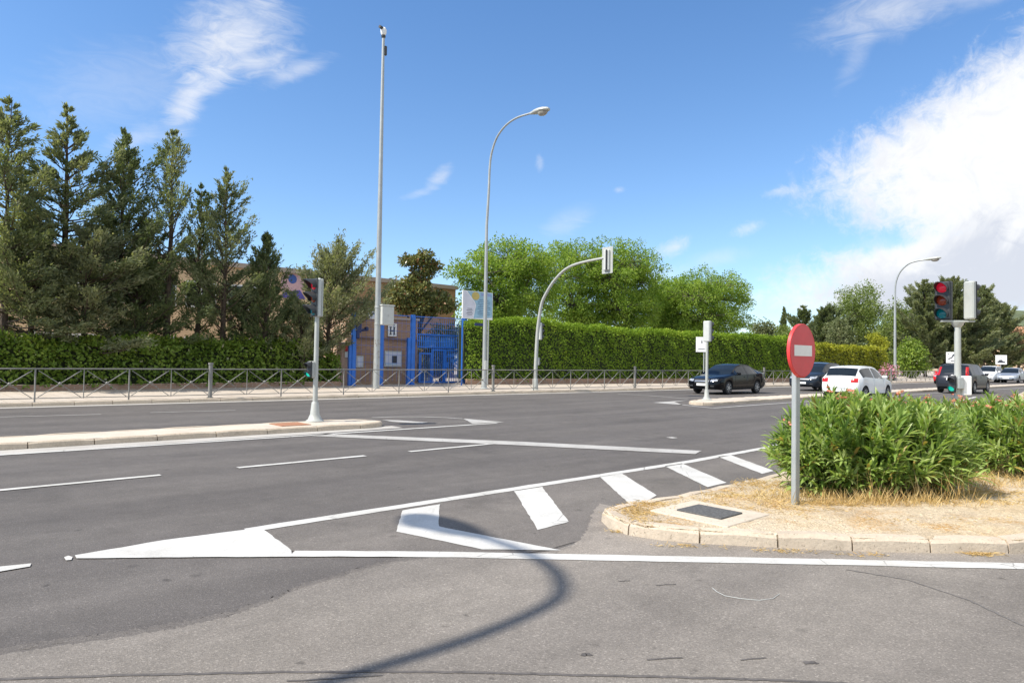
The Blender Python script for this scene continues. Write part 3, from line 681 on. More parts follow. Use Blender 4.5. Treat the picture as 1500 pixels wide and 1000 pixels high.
# H sign
u0, u1, z0, z1 = onv(None, 566.5, 579, 474, 492.5, VG, 0); o = ((u0+u1)/2, VG-.01)
ws = thing('wall_sign', 'white wall sign with a dark letter H on the brick gatehouse', 'sign', W(*o), ROT)
g = MB(); ubox(g, u0, u1, VG-.06, VG-.012, z0, z1, o); g.build('panel', M['white'], ws)
hw, hh, zc = (u1-u0)/2, z1-z0, z0+(z1-z0)*.44
g = MB()
for s in (-1, 1):
    g.box((s*hw*.42, -.06, zc), (hw*.26, .02, hh*.60))
    for t in (-1, 1): g.box((s*hw*.42, -.0605, zc+t*hh*.285), (hw*.50, .02, hh*.06))
g.box((0, -.0602, zc), (hw*.6, .02, hh*.09)); g.build('letter', M['ink'], ws)
g = MB(); g.box((0, -.06, z0+hh*.9), (hw*1.2, .018, hh*.05)); g.build('caption', M['ink'], ws)
# notice boards
for (a, b, c, d, lab, big) in ((562, 587, 514, 537, 'larger glazed white notice board on the gatehouse, with a dark print in its corner', 1), (520.5, 531, 521, 538, 'small pale notice board on the gatehouse beside the left blue post', 0)):
    u0, u1, z0, z1 = onv(None, a, b, c, d, VG, 0); o = ((u0+u1)/2, VG-.01); nb = thing('notice_board', lab, 'notice board', W(*o), ROT, 'notice boards on the gatehouse wall')
    g = MB(); ubox(g, u0, u1, VG-.08, VG-.012, z0, z1, o); g.build('frame', M['cab'], nb)
    g = MB(); ubox(g, u0+.07, u1-.07, VG-.09, VG-.075, z0+.07, z1-.07, o); sh = g.build('sheet', M['print_pale'], nb)
    if big:
        g = MB(); ubox(g, u1-.62, u1-.3, VG-.096, VG-.088, z0+.2, z0+.58, o); g.build('print', M['ink'], sh)
        g = MB(); ubox(g, u1-1.0, u1-.3, VG-.096, VG-.088, z0+.12, z0+.16, o); g.build('caption', M['print_blue'], sh)
# pillar with red notice
u0, u1, z0, z1 = onv(None, 500, 512, 504, 556, 30.3, 0); o = ((u0+u1)/2, 30.3)
gp = thing('gate_pillar', 'beige brick pillar at the end of the ivy hedge', 'pillar', W(*o), ROT)
g = MB(); ubox(g, u0, u1, 30.3, 30.8, 0, z1, o); g.build('shaft', plain('pillar_brick', (.47, .33, .26), .9, 0, .15, 8.), gp)
g = MB(); ubox(g, u0-.06, u1+.06, 30.24, 30.86, z1, z1+.1, o); g.build('cap', M['capstone'], gp)
a0, a1, b0, b1 = onv(None, 504.5, 510.5, 506.5, 514, 30.3, 0)
rn = MB(); rn.box((0, -.02, 0), (a1-a0, .03, b1-b0)); t = thing('red_notice', 'small red plate on the beige pillar', 'plate', W((a0+a1)/2, 30.295, (b0+b1)/2), ROT); rn.build('plate', M['red_sign'], t)
rn = MB(); rn.box((0, -.02, -(b1-b0)*1.2), (a1-a0, .028, (b1-b0)*1.1)); rn.build('white_sheet', M['white'], t)

# blue fence and gate
VF = 29.9
def bz(px, py): return ZT(U(px, VF), VF, py)
o = (U(517, VF), VF); bf = thing('blue_fence', 'tall blue steel post and wire fence in front of the gatehouse', 'fence', W(*o), ROT)
for px, top, w in ((517, 459, .17), (557, 472, .21), (603.5, 461, .20), (680, 466, .17)):
    u = U(px, VF); g = MB(); ubox(g, u-w/2, u+w/2, VF-.08, VF+.08, 0, bz(px, top), o)
    ubox(g, u+w/2+.001, u+w/2+.05, VF-.03, VF+.03, 0, bz(px, top)-.1, o)
    if px < 520: ubox(g, u-.24, u-w/2, VF-.04, VF+.10, 0, bz(px, 505), o)
    if px == 603.5: ubox(g, u-.30, u-w/2, VF-.04, VF+.10, 0, bz(px, 495), o)
    ubox(g, u-w/2-.03, u+w/2+.03, VF-.11, VF+.11, .1, .16, o); g.build('post', M['blue'], bf)
g = MB(); a, b = U(517, VF)-o[0], U(680, VF)-o[0]
g.tube([(a, 0, bz(517, 458.5)), (b, 0, bz(680, 467.5))], .022, 6)
g.build('top_rail', M['blue'], bf)
g = MB(); u = U(608, VF)
while u < U(677, VF):
    g.tube([(u-o[0], .02, .3), (u-o[0], .02, bz(640, 467))], .009, 4, False); u += .13
for py in (474, 482, 490, 500): g.tube([(U(608, VF)-o[0], .02, bz(640, py)), (U(677, VF)-o[0], .02, bz(640, py+.6))], .010, 4, False)
for py in (470, 482, 494, 506, 518, 530): g.tube([(U(520, VF)-o[0], .02, bz(560, py)), (U(600, VF)-o[0], .02, bz(560, py+2.2))], .006, 4, False)
u = U(522, VF)
while u < U(600, VF): g.tube([(u-o[0], .02, .3), (u-o[0], .02, bz(560, 463))], .006, 4, False); u += .26
g.build('wire_mesh', M['blue'], bf)
# dark bracket on the left post
u, z = PV(523, 478, VF); g = MB(); u -= o[0]
g.box((u+.05, 0, z), (.30, .22, .62), None, .03); g.box((u+.02, 0, z-.42), (.20, .2, .34), None, .03)
g.tube([(u+.05, 0, z-.22), (u+.5, -.05, z-.14)], .06, 8); g.box((u+.5, -.05, z-.1), (.16, .2, .2), None, .03); g.build('dark_lamp_bracket', M['navy'], bf)
VK = 30.5
o = (U(650, VK), VK); bg = thing('blue_gate', 'bright blue barred double gate right of the gatehouse', 'gate', W(*o), ROT)
def kz(py): return ZT(o[0], VK, py)
def frame(mb, p0, p1, y0, y1, w=.09):
    u0, u1, za, zb = U(p0, VK)-o[0], U(p1, VK)-o[0], kz(y1), kz(y0)
    for u in (u0, u1): mb.box((u, 0, (za+zb)/2), (w, .07, zb-za))
    for z in (za+w/2, zb-w/2): mb.box(((u0+u1)/2, 0, z), (u1-u0-w-.004, .066, w))
    return u0, u1, za, zb
for (p0, p1, y0, y1) in ((632.5, 650, 511.5, 560.5), (651.5, 673.5, 511.5, 560.5), (614.5, 631, 517, 560)):
    g = MB(); u0, u1, za, zb = frame(g, p0, p1, y0, y1); lf = g.build('gate_leaf', M['blue'], bg)
    b = MB(); u = u0+.11
    while u < u1-.06: b.box((u, 0, (za+zb)/2), (.024, .03, zb-za-.19)); u += .125
    if p0 == 651.5: b.box(((u0+u0+.6)/2, .0, kz(522)), (.62, .05, .08)); b.box((u0+.12, -.03, 1.15), (.16, .1, .3))
    b.build('bars', M['blue'], lf)
g = MB()                                         # fixed transom of close bars over the gate
u0, u1, za, zb = U(612, VK)-o[0], U(675, VK)-o[0], kz(509), kz(491)
for z in (za, zb): g.box(((u0+u1)/2, .05, z), (u1-u0, .06, .07))
u = u0
while u < u1: g.box((u, .05, (za+zb)/2), (.03, .03, zb-za)); u += .12
g.build('transom', M['blue'], bg)
# bin, pot, ball
u, v = G(617.5, 560, .112); t = thing('litter_bin', 'small blue litter bin with white lid left of the blue gate', 'bin', W(u, v, .112), ROT)
h = ZT(u, v, 545)-.112
g = MB(); g.lathe([(.20, 0), (.22, .05), (.25, h*.8), (.25, h*.98)], 18); g.build('body', M['blue'], t, 40)
g = MB(); g.lathe([(.27, h*.985), (.27, h*1.05), (.20, h*1.18), (.05, h*1.22)], 18); g.build('lid', M['white'], t, 40)
u, v = G(627, 561, .112); t = thing('potted_plant', 'small leafy plant in a white pot before the blue gate', 'plant', W(u, v, .112), 0)
g = MB(); g.lathe([(.14, 0), (.2, .25), (.22, .27), (.22, .32), (.17, .32), (.16, .26)], 16); g.build('pot', M['pot'], t, 40)
P = rng.normal(size=(240, 3))*[.12, .12, .28]+[0, 0, .75]; link('foliage', leaf_mesh('foliage', P, rvec(240)+[0, 0, .5], .16, .06), M['lf_mid'], t)
u, v = G(677.5, 559.5, .112); g = MB(); g.lathe([(.02, 0), (.13, .04), (.18, .16), (.13, .28), (.02, .33)], 16)
b = g.build('stone_ball', M['pot'], None, 60); b.location = W(u, v, .112); tag(b, 'round white stone ball at the foot of the right blue post', 'ball')

# poster panel over the hedge
VP = 28.3
u0, zt = PV(677.5, 424.7, VP); u1, zt2 = PV(721.5, 428.4, VP); zb_ = PV(679, 466, VP)[1]; wd = u1-u0; ht = zt-zb_
bb = thing('poster_panel', 'white and blue information poster on posts above the hedge', 'sign', W(u0, VP, 0), ROT)
g = MB(); g.box((wd/2, 0, zb_+ht/2), (wd, .05, ht)); g.build('panel', M['white'], bb)
g = MB(); g.prism([(wd*q, -.027, zb_+ht*r) for q, r in ((.14, .985), (.985, .985), (.985, .08), (.36, .02), (.44, .5), (.40, .62))], (0, -.004, 0)); g.build('printed_area', M['print_blue'], bb)
g = MB(); g.prism([(wd*q, -.027, zb_+ht*r) for q, r in ((.03, .97), (.12, .97), (.385, .6), (.42, .5), (.34, .03), (.03, .03))], (0, -.004, 0)); g.build('pale_area', M['print_pale'], bb)
g = MB(); g.prism([(wd*.42+.27*math.cos(a), -.0325, zb_+ht*.83+.22*math.sin(a)) for a in [i*math.pi/8 for i in range(16)]], (0, -.004, 0)); g.build('emblem', M['ochre'], bb)
g = MB()
for i in range(5): g.box((wd*.23, -.0335, zb_+ht*(.36-.055*i)), (wd*(.2 if i % 2 else .15), .004, ht*.018))
g.build('left_lettering', M['ink'], bb); g = MB()
for i in range(9): g.box((wd*.70, -.0335, zb_+ht*(.70-.065*i)), (wd*(.42 if i % 3 else .30), .004, ht*.022))
g.build('right_lettering', plain('poster_text', (.10, .2, .32), .6), bb)
g = MB(); g.box((wd*.76, -.034, zb_+ht*.90), (wd*.34, .004, ht*.10)); g.build('heading', plain('heading_blue', (.25, .33, .55), .6), bb)
for q, mt in ((.04, 'blue'), (.90, 'galv')):
    g = MB(); g.tube([(wd*q, .06, 0), (wd*q, .06, zt-.1)], .04, 8); g.build('post', M[mt], bb)
g = MB(); g.box((wd*.60, .0, zb_-.28), (wd*.36, .04, .14)); g.build('lower_plate', M['navy'], bb)

# ------------------------------------------------------------------ pedestrian railing
def fv(u): return kv(u)+.30
rl = thing('railing', 'long grey pedestrian railing with crossed braces along the far kerb', 'railing', W(8, fv(8), .11), 0)
inv = -W(8, fv(8), .11)
def rp(u, z): return W(u, fv(u), .11+z)+inv
us = [-4+1.17*i for i in range(84)]
heavy = {round((q+4)/1.17) for q in (G(320, 583, .11)[0], G(724, 573, .11)[0], G(960, 570, .11)[0], 41.5, 52, 63, 74)}
g = MB(); g.tube([rp(u, .93) for u in us], .021, 6); g.build('top_rail', M['rail'], rl, 60)
g = MB(); g.tube([rp(u, .10) for u in us], .014, 6); g.build('bottom_rail', M['rail'], rl, 60)
for i, u in enumerate(us):
    g = MB()
    if i in heavy:
        g.tube([rp(u, -.02), rp(u, 1.08)], .062, 12); g.tube([rp(u, 1.08), rp(u, 1.14)], .078, 12); g.tube([rp(u, 0), rp(u, .03)], .1, 12)
        tag(g.build('post', M['rail'], rl, 40), 'thick capped post')
    else:
        r = .022 if i % 2 == 0 else .013
        g.tube([rp(u, -.02 if i % 2 == 0 else .08), rp(u, .95)], r, 7); g.build('post', M['rail'], rl, 60)
    if i < len(us)-1:
        g = MB(); a, b = u+.07, us[i+1]-.07
        g.tube([rp(a, .13), rp(b, .88)], .0135, 5, False); g.tube([rp(b, .115), rp(a, .88)], .011, 5, False)
        c = rp((a+b)/2, .505); g.lathe([(.01, -.05), (.045, -.02), (.045, .02), (.01, .05)], 8, Matrix.Translation(c)); g.build('brace', M['rail'], rl, 50)

# ------------------------------------------------------------------ lamps and masts
def lamp_head(par, p, ang, s=1.0):
    """cobra head from p along local -y (over the road), pitched up by ang."""
    Mx = Matrix.Translation(p) @ Matrix.Rotation(-ang, 4, 'X')
    V = []; F = []; sec = [(0., .05, .05, .05), (.10, .07, .07, .06), (.25, .13, .10, .08), (.45, .17, .12, .09), (.68, .18, .12, .08), (.88, .14, .09, .05), (.97, .06, .04, .03)]
    n = 12
    for (d, w, up, dn) in sec:
        for k in range(n):
            a = 2*math.pi*k/n; z = math.sin(a); V.append(Mx @ Vector((w*s*math.cos(a), -d*s, (up if z > 0 else dn)*s*z)))
    for i in range(len(sec)-1):
        for k in range(n): F.append((i*n+k, i*n+(k+1) % n, (i+1)*n+(k+1) % n, (i+1)*n+k))
    F += [tuple(range(n)), tuple(range((len(sec)-1)*n, len(sec)*n))]
    g = MB(); g.add(V, F); h = g.build('lamp_head', M['pale_metal'], par, 50)
    V = []; F = []                                # glass bowl below
    for r, z in ((1, 0), (.9, -.06), (.6, -.115), (.15, -.135)):
        for k in range(n):
            a = 2*math.pi*k/n; V.append(Mx @ Vector((.145*s*r*math.cos(a), (-.64+.24*r*math.sin(a))*s, (-.06+z)*s)))
    for i in range(3):
        for k in range(n): F.append((i*n+k, i*n+(k+1) % n, (i+1)*n+(k+1) % n, (i+1)*n+k))
    F.append(tuple(range(3*n, 4*n))); g = MB(); g.add(V, F); g.build('lamp_bowl', plain('lamp_bowl', (.34, .32, .28), .2, 0, .1), h, 60)
def street_lamp(label, u, v, z0, arc, r0, r1, headang, s, flip=0.):
    """arc: list of (reach over the road, height above base) after the straight shaft."""
    t = thing('street_lamp', label, 'street lamp', W(u, v, z0), ROT+flip, 'curved street lamps')
    pts = [(0, 0, 0), (0, 0, arc[0][1]*.5)]+[(0, -a, z) for a, z in arc]
    n = len(pts); g = MB(); hs = [0, arc[0][1]*.5]+[z for _, z in arc]; mx = hs[-1]
    rad = [r0+(r1-r0)*min(1, h/mx)**.9 for h in hs]
    g.tube(pts, rad, 14); g.build('pole', M['galv'], t, 60)
    g = MB(); g.lathe([(r0*1.9, -.02), (r0*1.9, .02), (r0*1.25, .05), (r0*1.12, .45), (r0*1.02, .5)], 14); g.build('base_collar', M['galv'], t, 40)
    g = MB(); g.box((0, -r0*.93, 1.1), (.12, .05, .45), None, .01); g.build('access_door', M['cab'], t)
    lamp_head(t, Vector(pts[-1])+Vector((0, .04, 0)), headang, s)
    return t
def smooth(pts, k=4):                             # Catmull-Rom through 2-d points
    out = []; P = [pts[0]]+list(pts)+[pts[-1]]
    for i in range(1, len(P)-2):
        for j in range(k):
            t = j/k; a, b, c, d = P[i-1], P[i], P[i+1], P[i+2]
            out.append(tuple(.5*(2*b[m]+(c[m]-a[m])*t+(2*a[m]-5*b[m]+4*c[m]-d[m])*t*t+(3*b[m]-a[m]-3*c[m]+d[m])*t**3) for m in (0, 1)))
    return out+[pts[-1]]
def arc_from(px, u, v, z0): return smooth([((v-a) if i else 0., z-z0) for i, (a, z) in enumerate(PU(x, y, u) for x, y in px)])
u, v = G(709, 569, .11)
arcA = arc_from([(714.3, 330), (716, 280), (717.3, 247), (720, 225), (726.7, 204), (736, 189.3), (746.7, 179), (760, 171.5), (778, 166)], u, v, .11)
street_lamp('tall grey street lamp with curved arm, in front of the poster panel and tall hedge', u, v, .11, arcA, .112, .045, R_(-5), 1.2)
u, v = G(1311, 557.6, .11)
arcB = arc_from([(1310.5, 432), (1312, 415), (1318, 399), (1330, 387), (1342, 382.5), (1354, 380.5)], u, v, .11)
street_lamp('far street lamp with curved arm, beyond the white hatchback', u, v, .11, arcB, .13, .07, R_(2), 1.4)
street_lamp('street lamp standing behind the viewpoint, known here by its shadow on the near asphalt', -6.35, 5.0, 0., smooth([(0, 7.9), (.20, 8.9), (.45, 9.94), (.66, 10.9), (.94, 11.72), (1.2, 12.16), (1.65, 12.55), (2.2, 12.78), (2.7, 12.86)]), .08, .05, R_(2), 1.2, math.pi+.07)

u, v = G(551, 569, .11); hz = ZT(u, v, 54.5)-.11
t = thing('camera_mast', 'very tall slim grey mast with a small camera on top and a cabinet', 'mast', W(u, v, .11), ROT)
g = MB(); g.tube([(0, 0, 0), (0, 0, 3), (0, 0, hz*.6), (0, 0, hz)], [.150, .135, .095, .062], 16); g.build('pole', M['galv'], t, 60)
g = MB(); g.lathe([(.08, hz-.05), (.10, hz), (.10, hz+.05), (.06, hz+.08)], 12); g.build('flange', M['dark'], t, 40)
g = MB(); g.lathe([(.09, hz+.081), (.13, hz+.16), (.14, hz+.33), (.09, hz+.42), (.02, hz+.44)], 14); c = g.build('camera_housing', M['white'], t, 50)
g = MB(); g.tube([(-.04, -.02, hz+.36), (-.26, -.08, hz+.37)], .07, 10); g.build('camera_lens', M['dark'], c, 50)
g = MB(); g.box((.10, -.03, ZT(u, v, 74)-.11), (.12, .12, .42), None, .02); g.build('small_box', M['dark'], t)
zc0, zc1 = ZT(u, v, 475.5)-.11, ZT(u, v, 448)-.11
g = MB(); g.box((.36, -.10, (zc0+zc1)/2), (.62, .42, zc1-zc0), None, .02); g.box((.36, -.10, zc1+.03), (.68, .48, .06), None, .01)
cb = g.build('cabinet', M['cab'], t); g = MB(); g.box((.36, -.312, (zc0+zc1)/2), (.05, .012, .09)); g.build('badge', M['pale_metal'], cb)
g = MB()
for a, b in ((zc0-.02, .10), (zc1-.12, .10)): g.lathe([(.135, a), (.145, a+.02), (.145, a+.06), (.135, a+b)], 14)
g.build('clamp', M['galv'], t, 40)
g = MB()
for i in range(16):
    a = -1.9+rnd.uniform(-.9, .9); z = rnd.uniform(.9, 2.3); s = rnd.uniform(.03, .07); c = Vector((.137*math.cos(a), .137*math.sin(a), z))
    g.box(c, (s, .012, s*1.2), Matrix.Rotation(a+math.pi/2, 3, 'Z'))
g.build('sticker', plain('sticker_print', (.30, .28, .26), .6, 0, .8, 30.), t)

# ------------------------------------------------------------------ traffic signals
def visor(mb, c, r, ln):
    n = 12; V = []; F = []
    for i in range(n+1):
        a = R_(-35)+R_(250)*i/n; k = ln*(.35+.65*max(0, math.sin(a)))
        y, z = r*math.cos(a), r*math.sin(a)
        V += [(c[0], c[1]+y, c[2]+z), (c[0]+k, c[1]+y, c[2]+z-(.02 if z > 0 else 0)), (c[0]+k, c[1]+y*.93, c[2]+z*.93-(.02 if z > 0 else 0)), (c[0], c[1]+y*.93, c[2]+z*.93)]
    for i in range(n):
        for j in range(4): F.append((i*4+j, i*4+(j+1) % 4, i*4+4+(j+1) % 4, i*4+4+j))
    F += [(0, 1, 2, 3), tuple(n*4+q for q in (3, 2, 1, 0))]
    mb.add(V, F)
def signal_head(par, loc, rz, w, h, lenses, back='cab', depth=.15, plate=None, name='signal_head', label=None):
    """faces local +x."""
    n = len(lenses); p = h/n; r = min(w*.40, p*.40)
    g = MB(); g.box((-depth*.5, 0, 0), (depth, w, h), None, .025); g.cur = 1; g.box((depth*.16, 0, 0), (depth*.33, w*.98, h*.985), None, .02)
    hd = g.build(name, [M[back], M['dark']], par, 30); hd.location = loc; hd.rotation_euler = (0, 0, rz)
    if label: hd['label'] = label
    if plate:
        q = MB(); pw, ph = plate; q.box((-depth*.35, 0, 0), (.02, pw, ph), None, .008); q.build('backboard', M['pale_metal'], hd)
        q = MB(); q.box((-depth-.03, -w*.18, 0), (.06, .05, h*.98)); q.build('fixing_bar', M['dark'], hd)
    for i, L in enumerate(lenses):
        z = h/2-p*(i+.5); q = MB()
        q.lathe([(r, 0), (r*.98, .012), (r*.7, .03), (r*.05, .038)], 20, Matrix.Translation((depth*.34, 0, z)) @ Matrix.Rotation(R_(90), 4, 'Y')); q.build('lens', M[L], hd, 60)
        q = MB(); visor(q, (depth*.33, 0, z), r*1.12, r*2.2); q.build('visor', M['dark'], hd, 50)
    return hd
RAG = ('lens_red', 'lens_amber', 'lens_green')
# left median
u, v = G(461, 617, .105); base = W(u, v, .105); ht = ZT(u, v, 408)-.105; hh = .83
t = thing('traffic_light', 'grey traffic light on the left median with a small lit green repeater', 'traffic light', base, 0, 'traffic lights')
g = MB(); g.tube([(0, 0, .3), (0, 0, ht-hh+.03)], [.054, .047], 14); g.build('pole', M['pale_metal'], t, 60)
g = MB(); g.lathe([(.19, -.01), (.19, .02), (.145, .05), (.10, .16), (.075, .40), (.062, .42)], 20); g.build('base_flare', M['pale_metal'], t, 40)
f = ROT+math.pi; fx = Vector((math.cos(f), math.sin(f), 0))
signal_head(t, fx*.06+Vector((0, 0, ht-hh/2)), f, .29, hh, RAG, 'cab', .09)
g = MB(); g.box(Vector((0, 0, ht-hh/2))-fx*.075, (.05, .16, hh*.99), Matrix.Rotation(f, 3, 'Z'), .012); g.build('back_rail', M['pale_metal'], t)
zr_ = ZT(u, v, 541)-.105
signal_head(t, fx*.14+Vector((0, 0, zr_)), f+.35, .15, .36, ('dark', 'lens_lit'), 'pale_metal', .09, None, 'repeater_head')
# arch
u, v = G(784, 571, .11)
t = thing('traffic_light', 'traffic light on a curved arch pole reaching over the road before the hedge', 'traffic light', W(u, v, .11), ROT, 'traffic lights')
arc = arc_from([(784.8, 545), (786, 510), (788, 480), (793, 447), (800, 430), (812, 411), (829, 394), (850, 385), (886, 377.5)], u, v, .11)
pts = [(0, 0, 0)]+[(0, -a, z) for a, z in arc]
g = MB(); g.tube(pts, [.098]+[.088-.042*i/len(arc) for i in range(len(arc))], 14); g.build('arch_pole', M['pale_metal'], t, 60)
g = MB(); g.lathe([(.20, -.02), (.20, .02), (.13, .04), (.125, .5), (.115, .52)], 14); g.build('base_collar', M['pale_metal'], t, 40)
e = Vector(pts[-1])
signal_head(t, e+Vector((.06, -.14, -.12)), 0., .30, .86, RAG, 'cab', .16, (.58, 1.12), 'signal_head', 'overhead signal head on a pale backboard')
zz = ZT(u, v, 485)-.11; signal_head(t, Vector((.16, -.12, zz)), .15, .24, .80, RAG, 'cab', .14)
zz = ZT(u, v, 529)-.11; signal_head(t, Vector((.13, -.06, zz)), .15, .15, .36, ('lens_red', 'lens_green'), 'pale_metal', .1, None, 'repeater_head')
# right median
u, v = G(1035, 585.5, .105); ht = ZT(u, v, 470)-.105
t = thing('traffic_light', 'slim grey traffic light on the right median nose before the black sedan', 'traffic light', W(u, v, .105), ROT, 'traffic lights')
g = MB(); g.tube([(0, 0, .28), (0, 0, ht-.75)], [.055, .048], 14); g.build('pole', M['pale_metal'], t, 60)
g = MB(); g.lathe([(.19, -.01), (.19, .02), (.13, .05), (.09, .15), (.072, .36), (.062, .40)], 20); g.build('base_flare', M['pale_metal'], t, 40)
signal_head(t, Vector((.10, 0, ht-.39)), .0, .27, .78, RAG, 'cab', .17)
# corner island pair
u, v = G(1403, 633, .12); base = W(u, v, .11); zt = ZT(u, v, 413)-.11; zb_ = ZT(u, v, 470)-.11; hh = zt-zb_
t = thing('traffic_light', 'traffic light behind the oleanders with two signal heads on a crossbar', 'traffic light', base, 0, 'traffic lights')
g = MB(); g.tube([(0, 0, 0), (0, 0, zb_-.02)], [.068, .060], 14); g.build('pole', M['pale_metal'], t, 60)
g = MB(); g.box((.0, 0, zb_-.005), (.66, .07, .035), Matrix.Rotation(-.12, 3, 'Z')); g.lathe([(.06, zb_-.14), (.10, zb_-.09), (.13, zb_-.024)], 12); g.build('crossbar', M['pale_metal'], t, 40)
dpx = np.array([.84, -.54, 0])
a = math.atan2(-.62, -.80); signal_head(t, Vector((-.27, .06, zb_+hh/2+.02)), a, .30, hh, RAG, 'dark', .12)
a = math.atan2(.38, .925); signal_head(t, Vector((.255, -.06, zb_+hh/2+.02)), a, .215, hh*.97, RAG, 'pale_metal', .11)
a = math.atan2(-.62, -.80); zz = ZT(u, v, 562)-.11; signal_head(t, Vector((-.15, -.06, zz)), a, .15, .36, ('dark', 'lens_lit'), 'pale_metal', .09, None, 'repeater_head')
g = MB(); g.box((-.03, -.12, zz+.02), (.12, .1, .24), None, .012); g.build('push_button_box', M['galv'], t)
g = MB(); g.box((.13, -.08, zz-.03), (.17, .10, .40), None, .012); g.build('control_box', M['white'], t)

# ------------------------------------------------------------------ signs
u, v = G(1164.3, 737.5, .11); b = W(u, v, .10); Nn = Vector((.655, -.756, 0)); a = math.atan2(Nn.y, Nn.x)
zc = ZT(u, v, 513.5)-.10; rr = (ZT(u, v, 474.5)-ZT(u, v, 552.5))/2
t = thing('no_entry_sign', 'round red no entry sign with a white bar on a grey post beside the oleanders', 'sign', b+Nn*.05, a)
g = MB(); g.box((-.045, 0, (zc+rr*.5)/2), (.05, .085, zc+rr*.5), None, .006); g.build('post', M['galv'], t, 30)
Ry = Matrix.Rotation(R_(90), 4, 'Y')
g = MB(); g.lathe([(rr*.985, .010), (rr, .013), (rr, .042), (rr*.975, .046), (rr*.965, .040)], 56, Matrix.Translation((-.018, 0, zc)) @ Ry); d = g.build('disc_rim', M['red_rim'], t, 40)
g = MB(); g.lathe([(rr*.962, .0), (rr*.962, .004)], 56, Matrix.Translation((.0235, 0, zc)) @ Ry); g.build('disc_face', M['red_sign'], t, 30)
g = MB(); g.box((.0285, 0, zc), (.006, rr*1.36, rr*.40)); g.build('white_bar', M['sign_white'], t)
g = MB()
for q in (-.5, .45): g.box((-.022, 0, zc+rr*q), (.014, .2, .04))
g.build('bracket', M['galv'], t)

def plate_sign(px, base_px, x0, x1, y0, y1, label, glyph, v=None):
    if v is None: u, v = G(*base_px, .11)
    else: u = U(px, v)
    w = W(u, v, .1); d = math.hypot(w.x, w.y); fwd = cF; k = w.y/1000.
    h = abs(ZT(u, v, y0)-ZT(u, v, y1)); wdt = (x1-x0)*k*1.15; zc = ZT(u, v, (y0+y1)/2)-.1; off = ((x0+x1)/2-px)*k
    t = thing('plate_sign', label, 'sign', w, -.45 if px > 1300 else -.15, 'white plate signs along the pavement')
    g = MB(); g.tube([(0, .03, 0), (0, .03, zc)], .035, 8); g.build('post', M['galv'], t)
    g = MB(); g.box((off, -.02, zc), (wdt, .03, h), None, .008); p = g.build('panel', M['white'], t)
    g = MB(); q = lambda pts: g.prism([(off+wdt*a, -.0355, zc+h*b) for a, b in pts], (0, -.005, 0))
    if glyph == 'arrow':
        q([(-.30, -.20), (.05, -.05), (.18, .16), (.08, .20), (-.02, .04), (-.32, -.10)]); q([(.02, .18), (.30, .10), (.20, .36)]); q([(-.1, -.38), (.22, -.34), (.22, -.27), (-.1, -.29)]); q([(-.34, .3), (-.22, .3), (-.22, .38), (-.34, .38)])
    elif glyph == 'car':
        q([(-.34, -.34), (.34, -.34), (.34, -.20), (.14, -.14), (.06, .0), (-.16, -.02), (-.26, -.16), (-.34, -.22)]); q([(-.05, .30), (.05, .30), (.05, .36), (-.05, .36)])
    else:
        q([(-.04, .10), (.10, .10), (.04, .34)]); q([(-.3, -.32), (.3, -.32), (.3, -.28), (-.3, -.28)]); q([(-.36, -.42), (-.30, -.42), (-.30, -.38), (-.36, -.38)])
    g.build('symbol', M['ink'], p)
plate_sign(1031, None, 1020.5, 1034, 493.5, 515.5, 'small white plate sign on a thin post behind the right median traffic light', 'dot', 22.6)
plate_sign(1394, (1394, 556.5), 1388, 1400, 515.5, 531.5, 'white plate sign with dark arrow above the dark people carrier', 'arrow')
plate_sign(1466, (1466, 555), 1460.5, 1472.5, 520, 533.5, 'white plate sign with a dark car symbol above the silver sedan', 'car')

# covers
t = thing('drain_grate', 'dark square iron grate set in a pale slab at the tip of the island', 'grate', W(5.62, 3.44, .118), ROT)
g = MB(); g.box((0, 0, -.03), (.74, .80, .075), None, .008); g.build('slab', M['slab'], t)
g = MB(); g.box((0, 0, .011), (.37, .46, .02), None, .004); pl = g.build('plate', M['iron'], t)
g = MB(); g.box((0, 0, 0), (.62, .62, .012)); o = g.build('access_cover', M['rust'], None); o.location = W(6.1, 13.42, .109); o.rotation_euler = (0, 0, ROT); tag(o, 'square rusty brown access cover on the left median', 'cover')
pts = [GW(*p, .009) for p in ((1043, 860), (1050, 866), (1062, 872), (1085, 876), (1112, 878.5), (1132, 876), (1142, 869))]
g = MB(); sm = []
for a_, b_ in zip(pts, pts[1:]): sm += [a_, a_.lerp(b_, .5)]
g.tube(sm+[pts[-1]], .0016, 5); tag(g.build('wire', M['cab'], None, 60), 'thin curled whitish wire lying on the near asphalt', 'wire')

